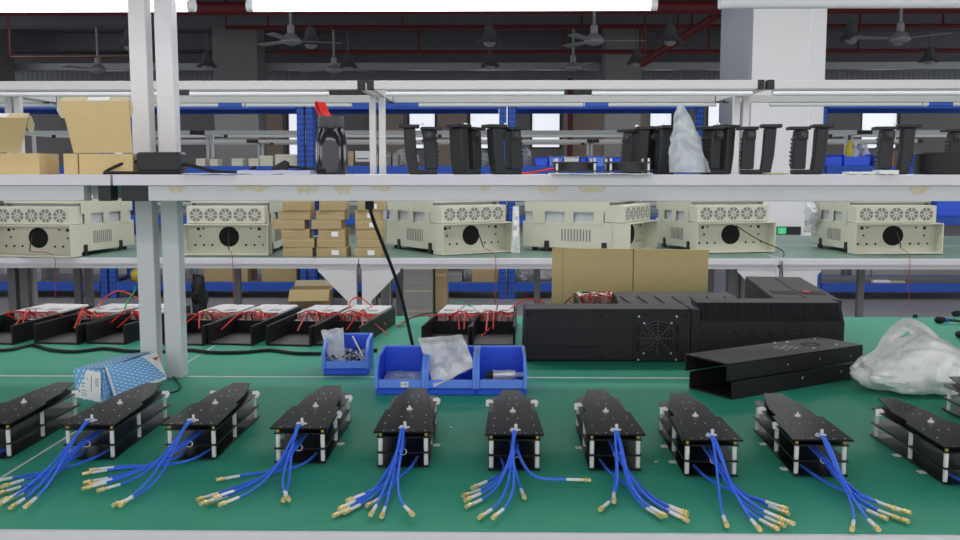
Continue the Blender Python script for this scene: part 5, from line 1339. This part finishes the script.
# ------------------------------------------------------------------ two black channels stacked at the front right
pA, pB, pC = atz(732, 400, BZ), atz(865, 377, BZ), atz(687, 388.5, BZ)
ax = (pB - pA); Lc = ax.length; ang = math.atan2(ax.y, ax.x); wc = (pC - pA).length * 1.0
def channel(label, loc, rz, up):
    o = thing('black_channel', label, 'channel', loc, rz, 'black channels at the front right')
    t = 0.003; h = 0.03
    wallz = (0.003, h) if up else (0, h - 0.003)
    basez = (0, 0.003) if up else (h - 0.003, h)
    q = MB(); q.b(0, Lc, 0, wc, *basez); q.b(0, Lc, 0, t, *wallz); q.b(0, Lc, wc - t, wc, *wallz)
    q.build('channel_body', 'black2', o, bev=0.0008)
    return o
o1 = channel('lower black U-channel lying open side up at the front right of the bench', pA, ang, True)
for x in (0.5, 0.8): MB().cyl((Lc * x, -0.0006, 0.018), (Lc * x, 0.0004, 0.018), 0.0022, 10).build('rivet', 'tan', o1)
v = Vector((math.cos(ang), math.sin(ang), 0)); u = Vector((-v.y, v.x, 0))
o2 = channel('upper black U-channel lying upside down on the other one, with a drilled top', pA - v * 0.006 + u * 0.006 + Vector((0, 0, 0.0304)), ang + R(-0.6), False)
for x, z in ((0.42, 0.014), (0.66, 0.016), (0.9, 0.012)): MB().cyl((Lc * x, -0.0006, z), (Lc * x, 0.0004, z), 0.0014, 8).build('rivet', 'tan', o2)
for i in range(4):
    for j in range(3):
        MB().cyl((Lc * (0.52 + 0.035 * i), wc * (0.35 + 0.12 * j + 0.06 * (i % 2)), 0.03), (Lc * (0.52 + 0.035 * i), wc * (0.35 + 0.12 * j + 0.06 * (i % 2)), 0.0306), 0.0034, 10).build('vent_hole', 'psulabel', o2)
MB().ring((Lc * 0.76, wc * 0.5, 0.0301), 0.014, 0.017, 0.0008, 28).build('round_opening', 'dark', o2)
for (x, y) in ((0.68, 0.2), (0.7, 0.85), (0.86, 0.2), (0.9, 0.8), (0.62, 0.9)): MB().cyl((Lc * x, wc * y, 0.0301), (Lc * x, wc * y, 0.0325), 0.0024, 8).build('silver_stud', 'silver', o2)
pl = [(0, 0.031), (0, 0.031)]

# ------------------------------------------------------------------ white plastic carrier bag at the right
pc = atz(916, 397, BZ)
bagc = Vector((pc.x + 0.02, pc.y + 0.045, BZ))
mb = MB(); n = 40; vs = []; fs = []
rx, ry, hz = 0.100, 0.072, 0.046
for j in range(n + 1):
    for i in range(2 * n):
        th = math.pi * j / n; ph = math.pi * i / n
        uu = Vector((math.sin(th) * math.cos(ph), math.sin(th) * math.sin(ph), math.cos(th)))
        r1 = noise.noise(uu * 2.6 + Vector((3.1, 0, 0))); r2 = 1 - abs(noise.noise(uu * 5.0 + Vector((0, 7.7, 0)))) * 2; r3 = 1 - abs(noise.noise(uu * 11 + Vector((5, 0, 2)))) * 2
        d = 1 + 0.16 * r1 + 0.05 * r2 + 0.02 * r3
        x, y, z = uu.x * rx * d, uu.y * ry * d, uu.z * hz * d
        if z > 0:
            z *= 1.0 + 0.35 * math.exp(-((x - 0.02) / 0.05) ** 2)
            if x < -0.05: z *= max(0.45, 1 - (-(x + 0.05)) * 7)
        z = max(z, -0.028 + 0.004 * r2)
        vs.append((x, y, z + 0.0325))
m2 = 2 * n
for j in range(n):
    for i in range(m2): fs.append((j * m2 + i, j * m2 + (i + 1) % m2, (j + 1) * m2 + (i + 1) % m2, (j + 1) * m2 + i))
o = thing('carrier_bag', 'crumpled white plastic carrier bag with a loop handle at the right of the bench', 'bag', bagc)
mb.add(vs, fs).build('bag_body', 'milky', o)
hp = [aty(866, 372, bagc.y - 0.02), aty(876, 352, bagc.y), aty(886, 335, bagc.y), aty(900, 322, bagc.y + 0.01), aty(912, 319, bagc.y + 0.01), aty(928, 326, bagc.y + 0.01), aty(944, 342, bagc.y + 0.01), aty(956, 366, bagc.y)]
hp = cat_rom([p - bagc for p in hp], 6); hb = MB(); vs = []; fs = []
for i, p in enumerate(hp):
    t = hp[min(i + 1, len(hp) - 1)] - hp[max(i - 1, 0)]; t.normalize(); nn = Vector((-t.z, 0, t.x))
    if nn.z < 0 and i > 0: nn = -nn
    s = i / (len(hp) - 1)
    wd = 0.010 + 0.026 * s + 0.006 * noise.noise(Vector((s * 9, 0, 0)))
    for q, (a, b_) in enumerate(((0, 0.004), (0.35, -0.003), (0.7, 0.006), (1.0, 0.0), (1.0, 0.0012), (0.7, 0.0075), (0.35, -0.0015), (0, 0.0052))):
        vs.append(p - nn * wd * a + Vector((0, b_ * 1.5 + 0.002 * noise.noise(p * 60), 0)))
for i in range(len(hp) - 1):
    for q in range(8): fs.append((i * 8 + q, i * 8 + (q + 1) % 8, (i + 1) * 8 + (q + 1) % 8, (i + 1) * 8 + q))
fs += [tuple(range(8))[::-1], tuple(range(len(vs) - 8, len(vs)))]
hb.add(vs, fs).build('loop_handle', 'milky', o)

# ------------------------------------------------------------------ leads with black plugs at the far right of the bench
def plug(px, py, rz, label, ringm):
    p = atz(px, py, BZ)
    o = thing('plug_lead', label, 'plug', (p.x, p.y, BZ + 0.009), R(rz), 'black plug leads')
    MB().lathe([(0, 0), (0.005, 0.001), (0.0085, 0.006), (0.0085, 0.018), (0.006, 0.024), (0.004, 0.026)], (0, 0, 0), 16, Matrix.Rotation(R(90), 4, 'Y')).build('plug_head', 'rubber', o)
    MB().cyl((0.0262, 0, 0), (0.032, 0, 0), 0.0066, 14).build('plug_ring', ringm, o)
    MB().tube(cat_rom([(0.0321, 0, 0), (0.05, 0.002, -0.001), (0.085, 0.012, -0.0055), (0.14, 0.0, -0.0055)]), 0.0034, 7).build('lead', 'rubber', o)
plug(934, 323, -18, 'black plug with a blue ring lying on the mat behind the white bag', 'cable')
plug(952, 317, 12, 'black plug lead at the right photo edge, farthest back', 'silver')
plug(955, 338, -8, 'black plug lead at the right photo edge behind the white bag, nearest', 'silver')
p = atz(915, 317.5, BZ)
o = thing('rubber_stopper', 'small black rubber stopper on the mat behind the white bag', 'stopper', (p.x, p.y, BZ)); MB().lathe([(0, 0), (0.006, 0), (0.006, 0.006), (0.003, 0.009), (0, 0.009)], n=14).build('cap_body', 'rubber', o); MB().cyl((0, 0, 0.0091), (0, 0, 0.012), 0.002, 8).build('cap_pin', 'silver', o)
# scraps of white tape on the mat
for i, (x, y, lab) in enumerate(((451, 427.5, 'small white paper scrap on the mat between the fifth and sixth circuit stacks'), (656, 462, 'tiny white paper scrap on the mat left of the eighth circuit stack'))):
    p = atz(x, y, BZ)
    tag(MB().prism([(-0.003, 0), (0.001, -0.002), (0.003, -0.001), (0.0, 0.0025)], 0.0002, 0.0012).build('paper_scrap', 'paper', loc=(p.x, p.y, BZ), rz=R(-30 + 70 * i)), lab, 'paper')
